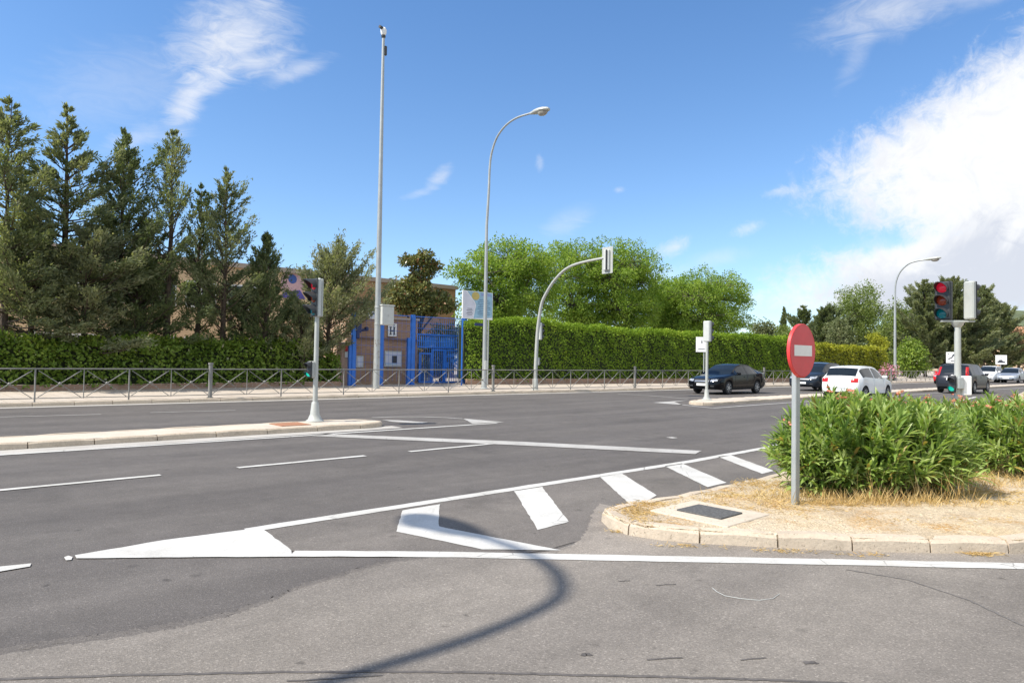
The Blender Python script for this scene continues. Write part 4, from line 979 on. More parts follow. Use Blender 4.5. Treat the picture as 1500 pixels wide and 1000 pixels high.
# ------------------------------------------------------------------ cars
def interp(c, s):
    if s <= c[0][0]: return c[0][1]
    for (a, x), (b, y) in zip(c, c[1:]):
        if s <= b: return x+(y-x)*(s-a)/(b-a)
    return c[-1][1]
def paint(name, col, rough=.14, metal=0.):
    return plain(name, col, rough, metal, .03, 2., 0., .22, .08)
def car(name, label, u, v, heading, P, body, group='cars on the avenue'):
    t = thing(name, label, 'car', W(u, v, .006), ROT+(0 if heading > 0 else math.pi), group)
    L, hwm = P['L'], P['W']/2; wr = P.get('wr', .315); ra = wr+.055; axles = (P['fo'], P['fo']+P['wb']); x0 = P['fo']+P['wb']/2
    hw = [(0, hwm*.70), (.06, hwm*.82), (.22, hwm*.93), (.55, hwm*.985), (1.2, hwm), (L-1.2, hwm), (L-.5, hwm*.975), (L-.18, hwm*.92), (L-.05, hwm*.84), (L, hwm*.74)]
    zb = [(0, .34), (.1, .24), (.6, .2), (L-.6, .22), (L-.1, .30), (L, .38)]
    top, belt = P['top'], P['belt']; rwr = P['rw']*hwm
    sc, swt, srt, se = P['cabin']
    def rw(s):
        if s <= sc-.02: return interp(hw, s)*.84
        if s >= se+.02: return interp(hw, s)*.84
        if s < swt: k = max(0, (s-sc)/(swt-sc)); return hwm*.82+(rwr-hwm*.82)*k**.8
        if s > srt: k = min(1, (s-srt)/(se-srt)); return rwr+(interp(hw, se)*.80-rwr)*k**1.3
        return rwr
    S = set(round(L*i/44, 3) for i in range(45))
    for c in (top, belt): S |= {round(a, 3) for a, _ in c}
    S |= {sc, swt, srt, se}|set(P['pillars'])|{p+.07 for p in P['pillars']}
    for a in axles: S |= {round(a+ra*math.cos(k*math.pi/12), 3) for k in range(13)}|{round(a-ra-.012, 3), round(a+ra+.012, 3)}
    S = sorted(s for s in S if 0 <= s <= L); S = [s for i, s in enumerate(S) if i == 0 or s-S[i-1] > .009]
    rows = []
    for s in S:
        h, b, z0, tp = interp(hw, s), interp(belt, s), interp(zb, s), interp(top, s); az = 0
        for a in axles:
            if abs(s-a) < ra: az = wr+math.sqrt(ra*ra-(s-a)**2)
        r = rw(s); b = min(b, tp-.03); cab = sc < s < se
        dp = min(.10, (tp-b)*.6) if cab else (tp-b)*.65
        r4 = r+.02 if cab else h*.93
        if cab: k = min(1, (tp-b)/.3); r4 = (h*.955)*(1-k)+(r+.03)*k
        row = [(h*.90, max(z0, az)), (h*.985, max(z0+.10, az+.001)), (h, max(min(.60, b-.06), az+.03)), (h*.975, max(b, az+.05)), (r4, max(tp-dp, b+.012)), (min(r, r4*.97), tp-dp*.35+.004), (r*.55, tp-.008), (0, tp)]
        rows.append([(x0-s, y, z) for y, z in row]+[(x0-s, -y, z) for y, z in row[-2::-1]])
    n = 15; V = [p for r_ in rows for p in r_]
    parts = {}
    def put(key, f): parts.setdefault(key, []).append(f)
    pl = sorted(P['pillars'])
    for i in range(len(S)-1):
        m = (S[i]+S[i+1])/2
        for j in range(n-1):
            f = (i*n+j, i*n+j+1, (i+1)*n+j+1, (i+1)*n+j); jj = j if j < 7 else 13-j; key = 'body'
            if jj in (5, 6) and sc < m < swt-.02: key = 'windscreen'
            elif jj in (5, 6) and srt+.03 < m < se-.03: key = 'rear_window'
            elif jj == 3 and P['side'][0] < m < P['side'][1] and not any(p < m < p+.07 for p in pl):
                key = ('side_window', j < 7, sum(m > p for p in pl))
            elif jj == 0 and m > .4 and m < L-.4: key = 'sill'
            put(key, f)
    put('body', tuple(range(n))); put('body', tuple((len(S)-1)*n+k for k in range(n))[::-1])
    bvh = BVHTree.FromPolygons([Vector(p) for p in V], [f for fs in parts.values() for f in fs])
    def sub(key, nm, mat, par=None):
        fs = parts[key]; ids = sorted({i for f in fs for i in f}); mp = {q: k for k, q in enumerate(ids)}
        g = MB(); g.add([V[i] for i in ids], [tuple(mp[i] for i in f) for f in fs]); return g.build(nm, mat, par or t, 38)
    bd = sub('body', 'body', body); 
    for key in parts:
        if key in ('windscreen', 'rear_window'): sub(key, key, M['glass'])
        elif key == 'sill': sub(key, 'sill', P.get('sillmat', M['dark']))
        elif key != 'body': sub(key, 'side_window', M['glass'])
    g = MB(); g.box((x0-L/2, 0, .40), (L*.93, P['W']-.50, .34)); g.build('underbody', M['black'], t)
    def patch(nm, axis, q, mat, nu=6, nv=4, off=.008, par=None):
        """conforming panel: axis 'f','r' (corners y,z) or 'l','s' sides (corners x,z)."""
        g = MB(); vs = []
        for a in range(nu+1):
            for b in range(nv+1):
                ka, kb = a/nu, b/nv
                p = [(q[0][i]*(1-ka)+q[1][i]*ka)*(1-kb)+(q[3][i]*(1-ka)+q[2][i]*ka)*kb for i in (0, 1)]
                if axis in 'fr': d = -1 if axis == 'f' else 1; o_ = Vector((-d*6, p[0], p[1])); dr = Vector((d, 0, 0))
                else: d = -1 if axis == 'l' else 1; o_ = Vector((p[0], -d*3, p[1])); dr = Vector((0, d, 0))
                hit = bvh.ray_cast(o_, dr)
                if hit[0] is None: return None
                vs.append(hit[0]-dr*off)
        F = [(a*(nv+1)+b, (a+1)*(nv+1)+b, (a+1)*(nv+1)+b+1, a*(nv+1)+b+1) for a in range(nu) for b in range(nv)]
        g.add(vs, F); return g.build(nm, mat, par or t, 50)
    # wheels
    wheel0 = None
    for a in axles:
        for sd in (1, -1):
            if wheel0 is None:
                wheel0 = thing('wheel', None, None, (0, 0, 0)); wheel0.parent = t; Rx = Matrix.Rotation(R_(90), 4, 'X'); w = .20; q = wr
                g = MB(); g.lathe([(q*.66, -w/2), (q*.93, -w/2), (q*.985, -w*.38), (q, -w*.2), (q, w*.2), (q*.985, w*.38), (q*.93, w/2), (q*.66, w/2)], 28, Rx); g.build('tyre', M['tyre'], wheel0, 40)
                g = MB(); g.lathe([(q*.67, -.06), (q*.67, w/2-.004), (q*.61, w/2+.004), (q*.58, w/2-.03), (q*.2, w/2-.05), (q*.06, w/2-.05)], 28, Rx)
                for k in range(7):
                    an = k*2*math.pi/7; g.box((q*.36*math.cos(an), -w/2+.012, q*.36*math.sin(an)), (q*.50, .03, q*.13), Matrix.Rotation(-an, 3, 'Y'))
                g.lathe([(q*.15, w/2-.04), (q*.13, w/2+.002), (.01, w/2+.004)], 14, Rx); g.build('rim', M['rim'], wheel0, 40); wo = wheel0
            else: wo = copy_tree(wheel0, t)
            wo.location = (x0-a, sd*(hwm-.115), wr); wo.rotation_euler = (0, 0, 0 if sd < 0 else math.pi)
    X = lambda s: x0-s
    # mirrors, handles, seams
    for sd in (1, -1):
        g = MB(); zb0 = interp(belt, P['side'][0]+.12)+.07
        g.box((X(P['side'][0]+.10), sd*(hwm+.06), zb0), (.13, .20, .13), None, .03); g.build('wing_mirror', body, t, 50)
        ax = 'l' if sd > 0 else 's'
        for s0 in P['doors']:
            patch('door_seam', ax, [(X(s0), .34), (X(s0+.012), .34), (X(s0+.012+.03), interp(belt, s0)-.03), (X(s0+.03), interp(belt, s0)-.03)], M['black'], 1, 6, .003)
        for s0 in P['handles']: patch('door_handle', ax, [(X(s0), interp(belt, s0)-.14), (X(s0+.2), interp(belt, s0)-.14), (X(s0+.2), interp(belt, s0)-.105), (X(s0), interp(belt, s0)-.105)], P.get('handlemat', body), 2, 1, .025)
        if P.get('strip'): patch('door_strip', ax, [(X(axles[0]+ra+.1), .46), (X(axles[1]-ra-.1), .46), (X(axles[1]-ra-.1), .53), (X(axles[0]+ra+.1), .53)], M['dark'], 8, 1, .01)
    hz, hh, hy0, hy1 = P['head']
    for sd in (1, -1):
        patch('headlight', 'f', [(sd*hwm*hy0, hz-hh*.45), (sd*hwm*hy1, hz-hh*.2), (sd*hwm*hy1, hz+hh*.55), (sd*hwm*hy0, hz+hh*.35)], M['lamp_clear'], 6, 3)
        tz, th, ty0, ty1 = P['tail']
        patch('tail_light', 'r', [(sd*hwm*ty0, tz-th/2), (sd*hwm*ty1, tz-th/2), (sd*hwm*(ty1-P.get('taper', 0)), tz+th/2), (sd*hwm*(ty0-P.get('taper', 0)*.5), tz+th/2)], M['lamp_red'], 6, 5)
        patch('fog_light', 'f', [(sd*hwm*.52, .36), (sd*hwm*.72, .36), (sd*hwm*.72, .43), (sd*hwm*.52, .43)], M['dark'], 2, 1)
    gz, gh, gw = P['grille']
    gr = patch('grille', 'f', [(-gw, gz-gh/2), (gw, gz-gh/2), (gw*1.05, gz+gh/2), (-gw*1.05, gz+gh/2)], M['dark'], 8, 4)
    if P.get('chrome') and gr: patch('grille_bar', 'f', [(-gw, gz-.012), (gw, gz-.012), (gw, gz+.012), (-gw, gz+.012)], M['chrome'], 6, 1, .016, gr)
    patch('lower_grille', 'f', [(-hwm*.62, .30), (hwm*.62, .30), (hwm*.60, .40), (-hwm*.60, .40)], M['black'], 8, 2)
    patch('number_plate', 'f', [(-.26, P['fplate']-.055), (.26, P['fplate']-.055), (.26, P['fplate']+.055), (-.26, P['fplate']+.055)], M['white'], 2, 1, .02)
    patch('number_plate', 'r', [(-.26, P['rplate']-.055), (.26, P['rplate']-.055), (.26, P['rplate']+.055), (-.26, P['rplate']+.055)], M['white'], 2, 1, .02)
    patch('badge', 'r', [(-.05, P['rbadge']-.05), (.05, P['rbadge']-.05), (.05, P['rbadge']+.05), (-.05, P['rbadge']+.05)], M['rim'], 1, 1, .012)
    patch('rear_bumper_strip', 'r', [(-hwm*.7, .33), (hwm*.7, .33), (hwm*.7, .42), (-hwm*.7, .42)], M['dark'], 6, 2, .008)
    patch('boot_seam', 'r', [(-hwm*.62, P['rplate']-.12), (hwm*.62, P['rplate']-.12), (hwm*.62, P['rplate']-.105), (-hwm*.62, P['rplate']-.105)], M['black'], 8, 1, .004)
    if P.get('aerial'):
        g = MB(); g.tube([(X(srt-.1), 0, interp(top, srt-.1)-.01), (X(srt+.1), 0, interp(top, srt)+.18)], .006, 5); g.build('aerial', M['black'], t)
    return t
SEDAN = dict(L=4.72, W=1.82, fo=.94, wb=2.71, rw=.66, cabin=(1.32, 2.12, 3.28, 4.12), side=(1.62, 3.86), pillars=(2.62, 3.45), doors=(1.5, 2.62, 3.5), handles=(2.36, 3.3),
    top=[(0, .58), (.05, .68), (.18, .76), (.6, .86), (1.32, .965), (1.7, 1.20), (2.12, 1.395), (2.4, 1.455), (2.8, 1.47), (3.28, 1.42), (3.7, 1.27), (4.12, 1.10), (4.4, 1.06), (4.62, 1.02), (4.70, .92), (4.72, .76)],
    belt=[(0, .50), (.18, .66), (.6, .78), (1.32, .90), (2.6, .95), (4.0, 1.0), (4.6, .95), (4.72, .70)],
    head=(.66, .13, .50, .84), tail=(.86, .16, .55, .82), grille=(.62, .20, .38), fplate=.46, rplate=.70, rbadge=.9, chrome=1)
HATCH = dict(L=3.95, W=1.68, fo=.80, wb=2.47, rw=.70, wr=.30, cabin=(1.02, 1.72, 3.42, 3.80), side=(1.32, 3.48), pillars=(2.35,), doors=(1.3, 2.4), handles=(2.1,),
    top=[(0, .58), (.05, .68), (.18, .76), (.5, .88), (1.02, .99), (1.4, 1.25), (1.72, 1.40), (2.1, 1.465), (2.6, 1.47), (3.2, 1.44), (3.42, 1.40), (3.62, 1.22), (3.80, 1.01), (3.88, .94), (3.93, .80), (3.95, .62)],
    belt=[(0, .50), (.18, .66), (.5, .80), (1.02, .91), (2.4, .95), (3.3, 1.0), (3.8, .92), (3.95, .58)],
    head=(.68, .16, .52, .86), tail=(.86, .17, .55, .86), grille=(.60, .10, .40), fplate=.44, rplate=.62, rbadge=.90, aerial=1)
MPV = dict(L=4.25, W=1.76, fo=.86, wb=2.62, rw=.68, cabin=(.95, 1.85, 3.55, 4.05), side=(1.35, 3.72), pillars=(1.75, 2.55, 3.3), doors=(1.35, 2.5, 3.35), handles=(2.25, 3.1),
    top=[(0, .60), (.05, .72), (.2, .82), (.55, .96), (.95, 1.06), (1.4, 1.36), (1.85, 1.56), (2.3, 1.62), (3.0, 1.61), (3.55, 1.55), (3.85, 1.28), (4.05, 1.02), (4.17, .96), (4.23, .80), (4.25, .62)],
    belt=[(0, .52), (.2, .72), (.55, .86), (.95, .96), (2.5, 1.0), (3.6, 1.05), (4.1, .93), (4.25, .58)],
    head=(.74, .17, .48, .86), tail=(.95, .3, .66, .86), grille=(.66, .12, .42), fplate=.45, rplate=.66, rbadge=.95, chrome=1)
SUV = dict(L=4.45, W=1.80, fo=.88, wb=2.66, rw=.74, wr=.335, cabin=(1.05, 1.80, 3.95, 4.28), side=(1.35, 4.02), pillars=(2.45, 3.45), doors=(1.4, 2.45, 3.4), handles=(2.2, 3.2), strip=1,
    top=[(0, .62), (.05, .76), (.2, .88), (.55, .99), (1.05, 1.07), (1.4, 1.36), (1.8, 1.58), (2.3, 1.655), (3.2, 1.66), (3.95, 1.60), (4.12, 1.34), (4.28, 1.06), (4.36, 1.0), (4.43, .80), (4.45, .60)],
    belt=[(0, .54), (.2, .78), (1.05, .98), (2.5, 1.02), (3.9, 1.05), (4.3, .96), (4.45, .56)],
    head=(.80, .15, .5, .86), tail=(1.24, .46, .70, .90), taper=.12, grille=(.74, .15, .40), fplate=.50, rplate=.80, rbadge=.98, handlemat=M['dark'])
car('black_sedan', 'black four door sedan coming left just past the right median traffic light', 30.85, 17.95, -1, SEDAN, paint('black_car_paint', (.003, .0035, .005)))
car('people_carrier', 'dark blue grey people carrier partly hidden by the no entry sign', 40.1, 17.45, -1, MPV, paint('slate_car_paint', (.018, .024, .034)))
car('white_hatchback', 'white two door hatchback seen from behind above the oleander bush', 31.1, 11.85, 1, HATCH, paint('white_car_paint', (.80, .81, .81)))
car('estate_car', 'dark grey tall estate car with high red tail lights behind the corner traffic light', 45.8, 11.6, 1, SUV, paint('charcoal_car_paint', (.030, .033, .042), .3, .3))
car('red_hatchback', 'bright red small car half hidden behind the dark grey estate car', U(1384, 18.0)+1.5, 18.0, -1, HATCH, paint('red_car_paint', (.62, .018, .022)))
car('white_compact_car', 'white compact car following behind the silver sedan', U(1450, 18.3), 18.3, -1, MPV, paint('ivory_car_paint', (.72, .73, .74)))
car('silver_sedan', 'silver sedan cut off by the right edge of the photo', U(1482, 16.6), 16.6, -1, SEDAN, paint('silver_car_paint', (.42, .45, .49), .3, .6))

# ------------------------------------------------------------------ trees
GC = 'conifers behind the ivy hedge'
for px, top, v, rad, mat, kw, lab in (
    (4, 146, 32.0, 2.35, 'lf_cypress', dict(n=140, z0=.20, tilt=.1, droop=.1, leaf=.20), 'broad olive green conifer cut off by the left edge of the photo'),
    (86, 156, 32.6, 2.45, 'lf_cypress', dict(n=140, z0=.26, tilt=.12, droop=.05, leaf=.20, shape=1.15, base=.16), 'tall pointed olive conifer, second from the left edge'),
    (122, 336, 31.7, 1.45, 'lf_blue', dict(n=120, z0=.20, tilt=.05, droop=.12, leaf=.19, shape=.55), 'short bushy grey green conifer in front of the two tall ones'),
    (172, 194, 32.8, 1.8, 'lf_cedar', dict(n=120, z0=.14, tilt=.45, droop=-.1, leaf=.19, shape=.8), 'dark green conifer with upturned branches left of the sparse one'),
    (208, 318, 33.4, 1.3, 'lf_cedar', dict(n=90, z0=.15, tilt=.2, leaf=.19, shape=.6), 'low dark conifer between the dark upturned one and the sparse one'),
    (244, 192, 32.4, 1.6, 'lf_cypress', dict(n=100, z0=.26, tilt=.45, leaf=.18, shape=.75, dens=.75, bare=.25, base=.14), 'thin sparse conifer with bare lower trunk, its tip level with the mast'),
    (287, 274, 33.2, 1.1, 'lf_cedar', dict(n=80, z0=.22, tilt=.5, leaf=.18, shape=.7, dens=.8), 'narrow dark conifer between the two sparse conifers'),
    (326, 250, 32.2, 1.8, 'lf_cypress', dict(n=115, z0=.22, tilt=.4, leaf=.18, shape=.85, dens=.9), 'conical conifer with feathered edge right of the narrow dark one'),
    (386, 346, 31.6, 1.4, 'lf_cedar', dict(n=105, z0=.08, tilt=.6, droop=-.1, leaf=.19, shape=.8), 'small dark pointed conifer left of the median traffic light'),
    (482, 378, 31.5, 1.6, 'lf_blue', dict(n=130, z0=.2, tilt=.4, droop=-.05, leaf=.20, shape=.42, lean=(.1, 0)), 'round headed grey green conifer behind the median traffic light'),
    (440, 462, 31.4, 1.0, 'lf_blue', dict(n=70, z0=.14, tilt=.3, leaf=.19, shape=.45), 'low grey green conifer between the small dark one and the round headed one'),
    (46, 330, 32.2, 1.7, 'lf_cypress', dict(n=110, z0=.22, tilt=.08, droop=.08, leaf=.19, shape=.6), 'low spreading conifer filling the gap between the two left conifers'),
    (200, 400, 32.6, 1.5, 'lf_cedar', dict(n=80, z0=.2, tilt=.1, leaf=.19, shape=.5), 'low dark spreading conifer at the foot of the dark upturned one'),
    (355, 440, 33.0, 1.2, 'lf_cedar', dict(n=60, z0=.14, tilt=.3, leaf=.19, shape=.5), 'low dark conifer at the foot of the feathered conical one')):
    v -= 1.15
    u = U(px, v); conifer(lab, u, v, ZT(u, v, top), rad, mat, GC, **kw)

v = 34.0; u = U(613, v); h = ZT(u, v, 364); z = lambda py: ZT(u, v, py); k = 41/1000.
broadleaf('magnolia like tree with glossy leaves and a narrow upper crown above the gatehouse', u, v, h, [(0.15, 0, z(388), .62, .6, .8), (-.75, 0, z(386), .55, .5, .38), (.85, .1, z(395), .5, .5, .55), (-.1, 0, z(410), .7, .6, .5), (-.5, 0, z(430), 1.2, 1.0, .75), (1.2, .2, z(436), 1.1, .9, .5), (-1.7, -.2, z(440), .8, .7, .5), (.7, -.2, z(449), 1.6, .8, .5), (2.1, .2, z(444), .8, .6, .5), (-.9, -.3, z(452), 1.3, .8, .4)], 'lf_magn', None, 'magnolia_tree', .13, 15000, .21, 'bark', 44, (.18, .38))
u = U(645, 33.2)
broadleaf('pale leafy shrub seen through the wires above the blue gate', u, 33.2, 3.4, [(0, 0, 2.5, 1.5, .8, .9), (-1.0, .1, 2.2, .8, .6, .8), (1.0, 0, 2.6, .9, .7, .8), (0, .2, 1.2, 1.7, .8, 1.)], 'lf_grey', None, 'garden_shrub', .08, 6000, .18, subr=(.25, .5))
GE = 'bright green trees behind the tall hedge'
for px, top, v, wpx, low, lab, kk in (
    (742, 348, 35.5, 78, 484, 'bright green broad tree left of the arch traffic light, nearest the poster', 1),
    (848, 346, 38.0, 74, 490, 'bright green round tree right behind the arch traffic light arm', 1),
    (915, 352, 36.0, 62, 494, 'green tree whose dark lower crown stands right of the overhead signal head', 1),
    (978, 404, 37.5, 48, 505, 'low green tree filling the dip between the round tree group and the separate tree', 1),
    (1040, 394, 34.5, 72, 500, 'separate lower bright green tree right of the group, before the big cloud', 1)):
    u = U(px, v); w0 = W(u, v); h = ZT(u, v, top); hl = ZT(u, v, low); R = wpx*w0.y/1000*1.34; cz = (h+hl)/2; dz = (h-hl)/2
    lob = [(0, 0, cz+dz*.45, R*.62, R*.6, dz*.50), (-R*.48, -.2, cz+dz*.10, R*.48, R*.5, dz*.52), (R*.46, .1, cz+dz*.18, R*.50, R*.5, dz*.50), (-R*.25, -.3, cz-dz*.42, R*.55, R*.5, dz*.45), (R*.35, .2, cz-dz*.42, R*.55, R*.5, dz*.45), (-R*.1, .4, cz-dz*.8, R*.7, R*.5, dz*.35)]
    broadleaf(lab, u, v, h, lob, 'lf_elm', GE, 'broadleaf_tree', .22, 36000, .19, 'bark2', 105, (.26, .60), trunk_h=.42, droop=-.15)
GB = 'trees beyond the hedges on the right'
def bg_tree(lab, px, top, v, wpx, mat, low=520, n=9000, leaf=.34, nm='broadleaf_tree'):
    u = U(px, v); w0 = W(u, v); h = ZT(u, v, top); hl = ZT(u, v, low); R = wpx*w0.y/1000*1.3; cz = (h+hl)/2; dz = (h-hl)/2
    lob = [(0, 0, cz+dz*.50, R*.60, R*.5, dz*.48), (-R*.45, -.2, cz+dz*.02, R*.52, R*.5, dz*.50), (R*.45, .1, cz+dz*.1, R*.52, R*.5, dz*.52), (0, -.3, cz-dz*.5, R*.85, R*.6, dz*.5)]
    return broadleaf(lab, u, v, h, lob, mat, GB, nm, .2, n, leaf, 'bark2', 46, (R*.14, R*.26), trunk_h=.4)
def bg_con(lab, px, top, v, wpx, mat, **kw):
    u = U(px, v); w0 = W(u, v); d_ = dict(n=80, z0=.06, leaf=.40, dens=1.0, shape=.75, base=.2); d_.update(kw); d_['n'] = int(d_['n']*1.75)
    return conifer(lab, u, v, ZT(u, v, top), wpx*w0.y/1000*1.3, mat, GB, **d_)
bg_tree('grey green round tree low behind the end of the tall hedge', 1118, 470, 40, 24, 'lf_grey', 525, 5000, .3)
bg_tree('yellowish low tree just left of the no entry sign disc', 1150, 478, 36, 20, 'lf_mid', 525, 4000, .3)
bg_con('slim dark cypress pointing above the no entry sign', 1148, 452, 56, 7, 'lf_cedar', n=60, tilt=.9, shape=.5)
bg_con('dark open pine directly behind the no entry sign', 1176, 449, 44, 17, 'lf_cedar', n=60, tilt=.2, shape=.7)
bg_con('dark conifer between the sign and the tall pale green tree', 1208, 456, 40, 22, 'lf_cedar', n=90, tilt=.3, shape=.5)
bg_tree('tall pale green tree above the yellow hedge', 1258, 417, 40, 46, 'lf_mid', 515, 17000, .30)
bg_tree('small dark green tree at the left foot of the tall pale green tree', 1228, 470, 33, 26, 'lf_grey', 520, 6000, .28)
bg_tree('mid green tree behind the far street lamp', 1322, 436, 32, 36, 'lf_mid', 545, 14000, .30)
bg_con('pointed dark conifer right of the far street lamp', 1355, 412, 28.5, 24, 'lf_cypress', n=110, tilt=.2, droop=.05)
bg_con('tall dark conifer behind the left head of the corner traffic light', 1392, 410, 27.5, 30, 'lf_cypress', n=130, tilt=.15, droop=.05, shape=.6)
bg_con('broad dark conifer between the two heads of the corner traffic light', 1412, 432, 26.0, 26, 'lf_cypress', n=110, tilt=.1, droop=.08, shape=.5)
bg_con('dark conifer with long side branches right of the corner traffic light', 1440, 420, 28, 28, 'lf_cypress', n=110, tilt=.12, droop=.05, shape=.6)
bg_con('lower conifer at the right end of the dark group', 1468, 446, 26, 22, 'lf_cypress', n=90, tilt=.25, shape=.6)
bg_tree('brownish thin tree near the right edge of the photo', 1492, 478, 25.5, 18, 'lf_brown', 540, 3000, .32)
bg_tree('dark green low tree filling the gap behind the far street lamp foot', 1335, 500, 26.5, 26, 'lf_ivy', 552, 6000, .3)
bg_tree('mid green low tree behind the end of the yellow hedge', 1300, 478, 34, 24, 'lf_mid', 545, 6000, .3)
rf = U(1495, 60); o = W(rf, 60)
t = thing('far_house', 'far house with orange roof half seen beside the dark conifers', 'house', o, .3); zh = ZT(rf, 60, 488)
g = MB(); g.box((0, 0, zh/2), (16, 9, zh)); g.build('wall', M['render'], t)
g = MB(); g.prism([(-8.6, -5.2, zh), (-8.6, 5.2, zh), (-8.6, 0, zh+2.4)], (17.2, 0, 0)); g.build('roof', plain('clay_roof', (.52, .26, .14), .9), t)
# pink bush on the pavement
u, v = G(1302, 557.5, .11)
t = thing('flowering_bush', 'pink flowering bush at the foot of the far street lamp', 'bush', W(u, v, .1), 0)
P = rng.normal(size=(420, 3))*[.34, .3, .26]+[0, 0, .72]; link('foliage', leaf_mesh('foliage', P, rvec(420), .22, .10), M['lf_mid'], t)
P = rng.normal(size=(520, 3))*[.38, .34, .26]+[0, 0, .82]; link('blossom', leaf_mesh('blossom', P, rvec(520), .16, .14), M['pink'], t)
g = MB()
for k in range(7): g.tube([(0, 0, 0), (rnd.uniform(-.2, .2), rnd.uniform(-.2, .2), .6)], [.02, .008], 5)
g.build('stems', M['stem'], t)

# ------------------------------------------------------------------ oleanders
def oleander(label, cx, cy, rx, ry, h, stems, rot, leaf=.17, flowers=30, seed=1, density=1.):
    r = random.Random(seed); t = thing('oleander_bush', label, 'bush', (cx, cy, .11), rot, 'oleander bushes on the corner island')
    sm = MB(); Ps, As, Ls = [], [], []; FP, FA = [], []; tips = []
    for k in range(stems):
        a = r.uniform(0, 2*math.pi); q = math.sqrt(r.random()); e = r.random()
        b = Vector((math.cos(a)*q*rx*.72, math.sin(a)*q*ry*.72, 0))
        el = r.uniform(-.05, 1.)*1.45 if k % 3 else r.uniform(-.08, .5)
        ca = abs(math.cos(el))**.55; a2 = a+r.gauss(0, .35); lump = 1+.09*math.sin(3.1*a2+seed)+.07*math.sin(7.3*a2+2*seed)
        tip = Vector((math.cos(a2)*rx*ca*lump, math.sin(a2)*ry*ca*lump, h*(.28+.72*max(0, math.sin(el))**.8)*r.uniform(.84, 1.06) if el > 0 else h*r.uniform(.16, .34)))
        tip += Vector((r.gauss(0, .06), r.gauss(0, .06), r.gauss(0, .04)))
        if q < .5 and r.random() < .3: tip = Vector((b.x*1.2, b.y*1.2, h*r.uniform(.9, 1.1)))
        c = b.lerp(tip, .45)+Vector((0, 0, tip.z*.28)); n = 7; pts = [b*(1-x)**2+c*2*x*(1-x)+tip*x*x for x in [i/(n-1) for i in range(n)]]
        if k % 2 == 0 or r.random() < .3: sm.tube(pts, [.009]*3+[.006, .005, .004, .002], 4, False)
        ln = sum((pts[i+1]-pts[i]).length for i in range(n-1)); nw = max(4, int(ln*.72/.055*density)); ph = r.uniform(0, 6.28)
        for w in range(nw):
            x = .28+.72*(w+r.random()*.5)/nw; p = b*(1-x)**2+c*2*x*(1-x)+tip*x*x; d = ((c-b)*(1-x)+(tip-c)*x).normalized()
            s1 = d.orthogonal().normalized(); s2 = d.cross(s1); spread = 1.15-.75*max(0, (x-.75)/.25)
            for m in range(3):
                an = ph+w*1.05+m*2.094+r.gauss(0, .25); A = d*(.75+.5*x)+(s1*math.cos(an)+s2*math.sin(an))*spread+Vector((0, 0, r.uniform(-.25, .25)))
                Ps.append(p); As.append(A); Ls.append(leaf*r.uniform(.65, 1.15)*(1-.25*max(0, (x-.9)/.1)))
        tips.append((tip, (tip-c).normalized()))
    P = np.array([tuple(p) for p in Ps]); A = np.array([tuple(a) for a in As]); Ln = np.array(Ls)
    sm.build('stems', M['stem'], t, 60)
    link('foliage', leaf_mesh('foliage', P, A, Ln, Ln*.165, np.tile([0., 0, 1.], (len(P), 1)), True), M['lf_olea'], t)
    tips = sorted(tips, key=lambda q: -q[0].z+.9*abs(r.gauss(0, .35))-.25*(q[0].x < -rx*.75))[:flowers]
    for p, d in tips:
        for k in range(r.randint(2, 6)):
            c = p+d*r.uniform(.02, .09)+Vector((r.gauss(0, .03), r.gauss(0, .03), r.gauss(0, .025)))
            for m in range(5):
                an = m*1.2566+r.random(); FP.append(c); FA.append(d*.5+d.orthogonal().normalized()*math.cos(an)+d.cross(d.orthogonal()).normalized()*math.sin(an))
    FP = np.array([tuple(p) for p in FP]); FA = np.array([tuple(a) for a in FA])
    link('blossom', leaf_mesh('blossom', FP, FA, .030, .026), M['petal'], t)
    return t
oleander('big dense oleander bush right behind the no entry sign', 4.0, 7.68, 1.05, .68, .92, 480, .12, .19, 9, 3)
oleander('smaller oleander bush cut off by the right edge of the photo', 6.75, 9.1, .85, .75, .90, 190, .5, .18, 14, 5)
oleander('farther oleander bush around the corner traffic light, with salmon blossom', 7.45, 11.5, 1.35, .95, .74, 280, .5, .17, 22, 8)
oleander('low oleander bush filling in behind the big one', 5.55, 9.9, 1.0, .7, .78, 200, .4, .17, 10, 12)

# ------------------------------------------------------------------ dry grass on the island
def in_isl(x, y):
    p = (x, y); c = False; n = len(ring)
    for i in range(n):
        a, b = ring[i], ring[(i+1) % n]
        if (a.y > y) != (b.y > y) and x < (b.x-a.x)*(y-a.y)/(b.y-a.y)+a.x: c = not c
    return c
P, A, Ln, Wd = [], [], [], []
def blades(n, cx, cy, sx, sy, l0, l1, flat, clump=8, spread=.04, need=True):
    for _ in range(n//clump):
        x, y = rnd.gauss(cx, sx), rnd.gauss(cy, sy)
        if need and not in_isl(x, y): continue
        for k in range(clump):
            P.append((x+rnd.gauss(0, spread), y+rnd.gauss(0, spread), .112 if need else .012)); a = rnd.uniform(0, 6.28); f = flat*rnd.uniform(.5, 1.4)
            A.append((math.cos(a)*f, math.sin(a)*f, 1.-min(.93, flat*.30)*rnd.random())); Ln.append(rnd.uniform(l0, l1)); Wd.append(rnd.uniform(.003, .007))
def gxy(px, py): w = GW(px, py, .11); return w.x, w.y
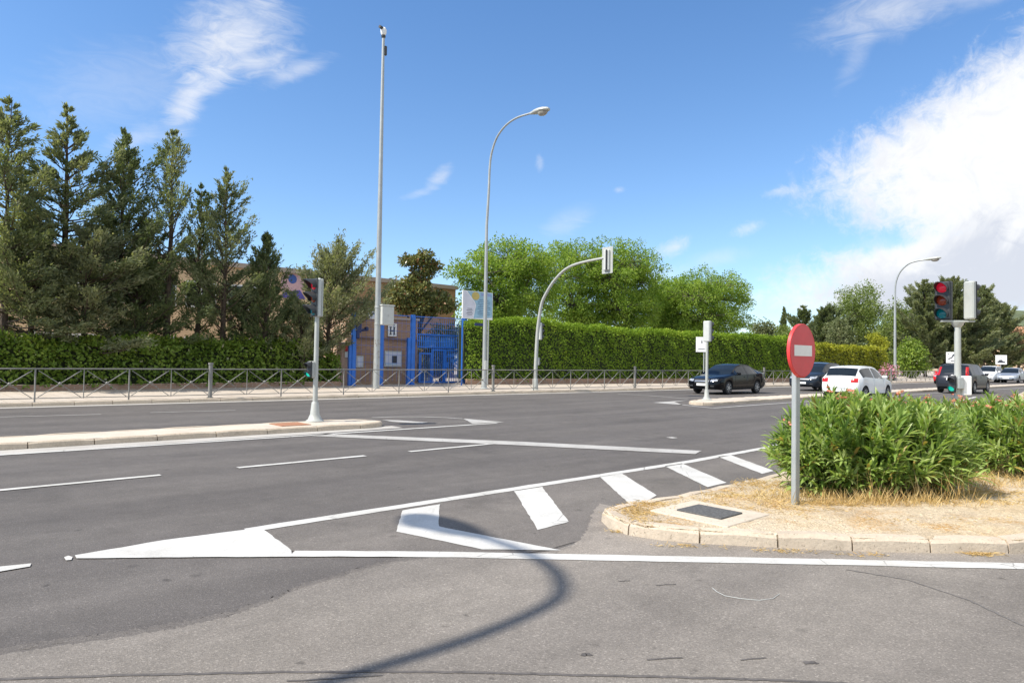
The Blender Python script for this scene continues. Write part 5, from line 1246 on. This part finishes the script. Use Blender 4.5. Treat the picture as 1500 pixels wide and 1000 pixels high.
for q, n, sx, sy, l0, l1, fl in (((1410, 705), 2600, .50, .34, .05, .17, .8), ((1330, 712), 1500, .28, .13, .10, .30, .5), ((1470, 690), 2600, .6, .4, .05, .16, .9), ((1440, 668), 2200, .45, .35, .05, .18, 1.2), ((1400, 722), 2200, .5, .16, .03, .12, 2.2), ((960, 738), 900, .22, .06, .02, .08, 3.), ((1180, 728), 700, .30, .10, .04, .16, .8), ((1280, 738), 1100, .50, .07, .06, .24, .6), ((1120, 712), 1500, .22, .25, .03, .10, 2.), ((1085, 728), 1500, .22, .12, .02, .09, 2.6), ((1200, 738), 1200, .4, .07, .03, .12, 2.),
                                 ((1370, 735), 1200, .45, .10, .03, .12, 1.6), ((930, 748), 1100, .11, .20, .02, .09, 3.), ((920, 768), 300, .09, .08, .03, .10, 2.2), ((1150, 745), 700, .35, .10, .02, .08, 3.), ((1060, 735), 400, .25, .12, .02, .08, 3.), ((1300, 760), 500, .8, .12, .02, .06, 4.)):
    blades(int(n*.75), *gxy(*q), sx, sy, l0*.8, l1*.9, fl)
for q, n, s in (((1432, 812), 260, .07), ((905, 779), 60, .05), ((1000, 800), 90, .12), ((1150, 808), 110, .16), ((1270, 813), 70, .1)):
    w = GW(q[0], q[1], 0, 0); blades(n, w.x, w.y-.02, s*1.1, .018, .02, .07, 4., 6, .015, False)
o = link('dry_grass', leaf_mesh('dry_grass', np.array(P), np.array(A), np.array(Ln), np.array(Wd)), M['straw']); tag(o, 'straw coloured dry grass and litter round the oleander bushes', 'dry grass', None, 'stuff')
# dried weed stalks at the foot of the bush
P, A, Ln, Wd = [], [], [], []
for k in range(150):
    x, y = gxy(rnd.choice((1270, 1285, 1300, 1345, 1355, 1365, 1375, 1390, 1405)), rnd.uniform(722, 738)); x += rnd.gauss(0, .07)
    P.append((x, y, .11)); A.append((rnd.gauss(0, .25), rnd.gauss(0, .25), 1)); Ln.append(rnd.uniform(.18, .42)); Wd.append(.006)
o = link('weed_stalks', leaf_mesh('weed_stalks', np.array(P), np.array(A), np.array(Ln), np.array(Wd)), M['straw']); tag(o, 'thin upright dry weed stalks in front of the big oleander', 'weeds', None, 'stuff')

# ------------------------------------------------------------------ sky, sun, camera
SUN_EL = R_(50); eps = .32
sx, sy = -dU[0]+eps*dV[0], -dU[1]+eps*dV[1]; saz = math.atan2(sx, sy)
w = bpy.data.worlds.new('World'); scn.world = w; w.use_nodes = True; N = NT(w.node_tree)
bg = w.node_tree.nodes['Background']; bg.inputs[1].default_value = .118
sky = N.n('ShaderNodeTexSky'); sky.sky_type = 'NISHITA'; sky.sun_disc = False; sky.sun_elevation = SUN_EL; sky.sun_rotation = saz % (2*math.pi)
sky.air_density = 1.0; sky.dust_density = .6; sky.ozone_density = 2.2; sky.altitude = 600
gen = N.n('ShaderNodeTexCoord').outputs['Generated']; sp = N.n('ShaderNodeSeparateXYZ'); N.put(sp.inputs[0], gen)
AZ = N.m('MULTIPLY', N.m('ARCTAN2', sp.outputs[0], sp.outputs[1]), 180/math.pi)
EL = N.m('MULTIPLY', N.m('ARCSINE', sp.outputs[2]), 180/math.pi)
def vec(a, b, c=0.):
    q = N.n('ShaderNodeCombineXYZ'); N.put(q.inputs[0], a); N.put(q.inputs[1], b); N.put(q.inputs[2], c); return q.outputs[0]
ae = vec(AZ, EL)
n_big = N.noise(ae, .16, 7, .62, .6); n_mid = N.noise(ae, .42, 7, .66, .9); n_fine = N.noise(ae, 1.1, 6, .7, .8)
# big cumulus bank to the right: its edge azimuth as a function of elevation
edge_pts = [(-5, 60), (2.0, 50), (3.2, 30), (4.3, 21.5), (5.3, 19.8), (7.2, 22.8), (8.6, 25.2), (9.4, 28.0), (10.3, 27.2), (11.6, 25.0), (13.5, 23.6), (15.2, 24.4), (17, 27.4), (18.6, 30.6), (20.3, 33.8), (22.2, 37.5), (26, 46), (32, 60)]
EDGE = N.m('MULTIPLY', N.ramp(N.m('DIVIDE', N.m('ADD', EL, 5), 40), [((e+5)/40, a/70) for e, a in edge_pts]), 70.)
dist = N.m('SUBTRACT', AZ, EDGE)
wob = N.m('ADD', N.m('MULTIPLY', N.m('SUBTRACT', n_mid, .5), 11.), N.m('MULTIPLY', N.m('SUBTRACT', n_fine, .5), 6.))
D = N.mapr(N.m('ADD', dist, wob), -2.6, 6.0, 0, 1, True)
D = N.m('MULTIPLY', D, N.mapr(AZ, 75, 110, 1, 0))
hole = N.mapr(N.m('ADD', N.m('ADD', N.m('POWER', N.m('DIVIDE', N.m('SUBTRACT', AZ, 26.8), 3.6), 2.), N.m('POWER', N.m('DIVIDE', N.m('SUBTRACT', EL, 9.2), .75), 2.)), N.m('MULTIPLY', N.m('SUBTRACT', n_mid, .5), 3.)), .2, 1.8, .35, 1., True)
D = N.m('MULTIPLY', D, hole)
D = N.m('MULTIPLY', D, N.mapr(N.m('ADD', EL, N.m('MULTIPLY', N.m('SUBTRACT', n_mid, .5), 5.)), 1.5, 5.0, .30, 1., True))
def blob(a0, e0, sa, se, rot, amp, nz, lo, hi):
    c, s = math.cos(R_(rot)), math.sin(R_(rot)); da, de = N.m('SUBTRACT', AZ, a0), N.m('SUBTRACT', EL, e0)
    x = N.m('DIVIDE', N.m('ADD', N.m('MULTIPLY', da, c), N.m('MULTIPLY', de, s)), sa); y = N.m('DIVIDE', N.m('SUBTRACT', N.m('MULTIPLY', de, c), N.m('MULTIPLY', da, s)), se)
    q = N.m('ADD', N.m('MULTIPLY', x, x), N.m('MULTIPLY', y, y)); gss = N.m('POWER', 2.718, N.m('MULTIPLY', q, -1.))
    return N.m('MULTIPLY', N.mapr(N.m('ADD', gss, N.m('MULTIPLY', N.m('SUBTRACT', nz, .5), 1.1)), lo, hi, 0, 1, True), N.m('MULTIPLY', amp, N.mapr(gss, .02, .4, 0, 1)))
mp = N.n('ShaderNodeMapping'); N.put(mp.inputs[0], ae); mp.inputs['Rotation'].default_value = (0, 0, R_(-35)); mp.inputs['Scale'].default_value = (.32, 1.0, 1.)
n_wisp = N.noise(mp.outputs[0], .8, 7, .66, 1.4)
for args in ((-22.8, 23.6, 5.6, 3.0, 28, .80, n_wisp, .22, 1.35), (-25.9, 18.6, 3.2, 1.3, 66, .70, n_wisp, .22, 1.3), (-24.2, 20.6, 2.6, 1.2, 50, .55, n_wisp, .2, 1.3), (-20.3, 22.2, 3.2, 1.0, 22, .5, n_wisp, .2, 1.3), (-29.0, 15.7, 3.4, .9, 28, .42, n_wisp, .25, 1.35), (-18.0, 21.9, 3.4, .8, 25, .5, n_wisp, .25, 1.35), (-30, 19, 7, 3, 20, .2, n_wisp, .15, 1.3),
             (-6.3, 14.9, 1.5, .8, 40, .6, n_wisp, .25, 1.45), (-8.0, 13.5, 1.8, .4, 18, .3, n_wisp, .25, 1.45), (2.1, 16.2, .45, .8, 0, .35, n_fine, .25, 1.45), (8.8, 14.0, .6, .3, 0, .35, n_fine, .25, 1.45), (13.2, 9.3, 1.8, .8, 25, .7, n_fine, .25, 1.45), (11.5, 6.8, 3.4, 1.1, 10, .4, n_mid, .2, 1.45), (4.5, 11.5, 2.6, 1.2, 25, .28, n_wisp, .2, 1.45),
             (19.0, 10.6, 1.5, .6, 15, .55, n_fine, .25, 1.45), (16.5, 8.3, 3.0, .9, 10, .35, n_mid, .2, 1.45), (21.6, 13.3, 1.7, .5, 8, .6, n_fine, .25, 1.45), (28.5, 24.6, 5.5, 2.0, 5, .62, n_wisp, .22, 1.45), (35.5, 25.2, 4.0, 1.6, 10, .62, n_mid, .2, 1.45), (27, 22.5, 3, 1., 60, .25, n_wisp, .25, 1.45),
             (-70, 30, 18, 9, 20, .7, n_big, .2, 1.45), (150, 35, 30, 10, 0, .7, n_big, .3, 1.45), (178, 45, 70, 30, 0, .95, n_big, .05, .8), (-178, 45, 70, 30, 0, .95, n_big, .05, .8), (105, 45, 30, 22, 0, .9, n_big, .05, .8)):  # wide blobs behind the camera: unseen clouds added for neutral fill light
    b = blob(*args); D = N.m('SUBTRACT', N.m('ADD', D, b), N.m('MULTIPLY', D, b))
D = N.m('MULTIPLY', D, N.mapr(EL, -1, 1.5, 0, 1), None, True)
shade = N.m('ADD', N.m('MULTIPLY', N.mapr(n_mid, .48, .72, 0, 1, True), .35), N.m('MULTIPLY', N.mapr(N.m('ADD', N.m('MULTIPLY', n_big, 1.), N.m('MULTIPLY', N.mapr(EL, 5, 13, .22, -.22), N.mapr(dist, 1, 8, 0, 1))), .42, .66, 0, 1, True), N.mapr(dist, 2, 9, .2, 1)))
ccol = N.mix(shade, (5.75, 5.78, 5.85), (4.1, 4.3, 4.8))
tint = N.mix(1., sky.outputs[0], N.ramp(N.mapr(EL, 0, 30), [(0., (.94, 1.0, 1.06)), (.3, (.88, 1.02, 1.14)), (1., (.72, .99, 1.20))]), 'MULTIPLY')
N.put(bg.inputs[0], N.mix(N.m('MULTIPLY', D, .97), tint, ccol))

sl = bpy.data.lights.new('sun', 'SUN'); sl.energy = 4.4; sl.angle = R_(.4); sl.color = (1., .94, .84)
so = bpy.data.objects.new('sun', sl); COL.objects.link(so)
S = Vector((sx*math.cos(SUN_EL), sy*math.cos(SUN_EL), math.sin(SUN_EL)*math.hypot(sx, sy))).normalized()
so.rotation_euler = S.to_track_quat('Z', 'Y').to_euler(); so.location = (-20, -20, 40)

cd = bpy.data.cameras.new('camera'); cd.sensor_width = 36; cd.lens = 24; cd.clip_end = 3000; cd.clip_start = .05
cam = bpy.data.objects.new('camera', cd); COL.objects.link(cam)
cam.matrix_world = Matrix(((cR[0], cU[0], -cF[0], 0), (cR[1], cU[1], -cF[1], 0), (cR[2], cU[2], -cF[2], H), (0, 0, 0, 1)))
scn.camera = cam
vs = scn.view_settings; vs.view_transform = 'Standard'; vs.look = 'None'; vs.exposure = .6; vs.gamma = 1
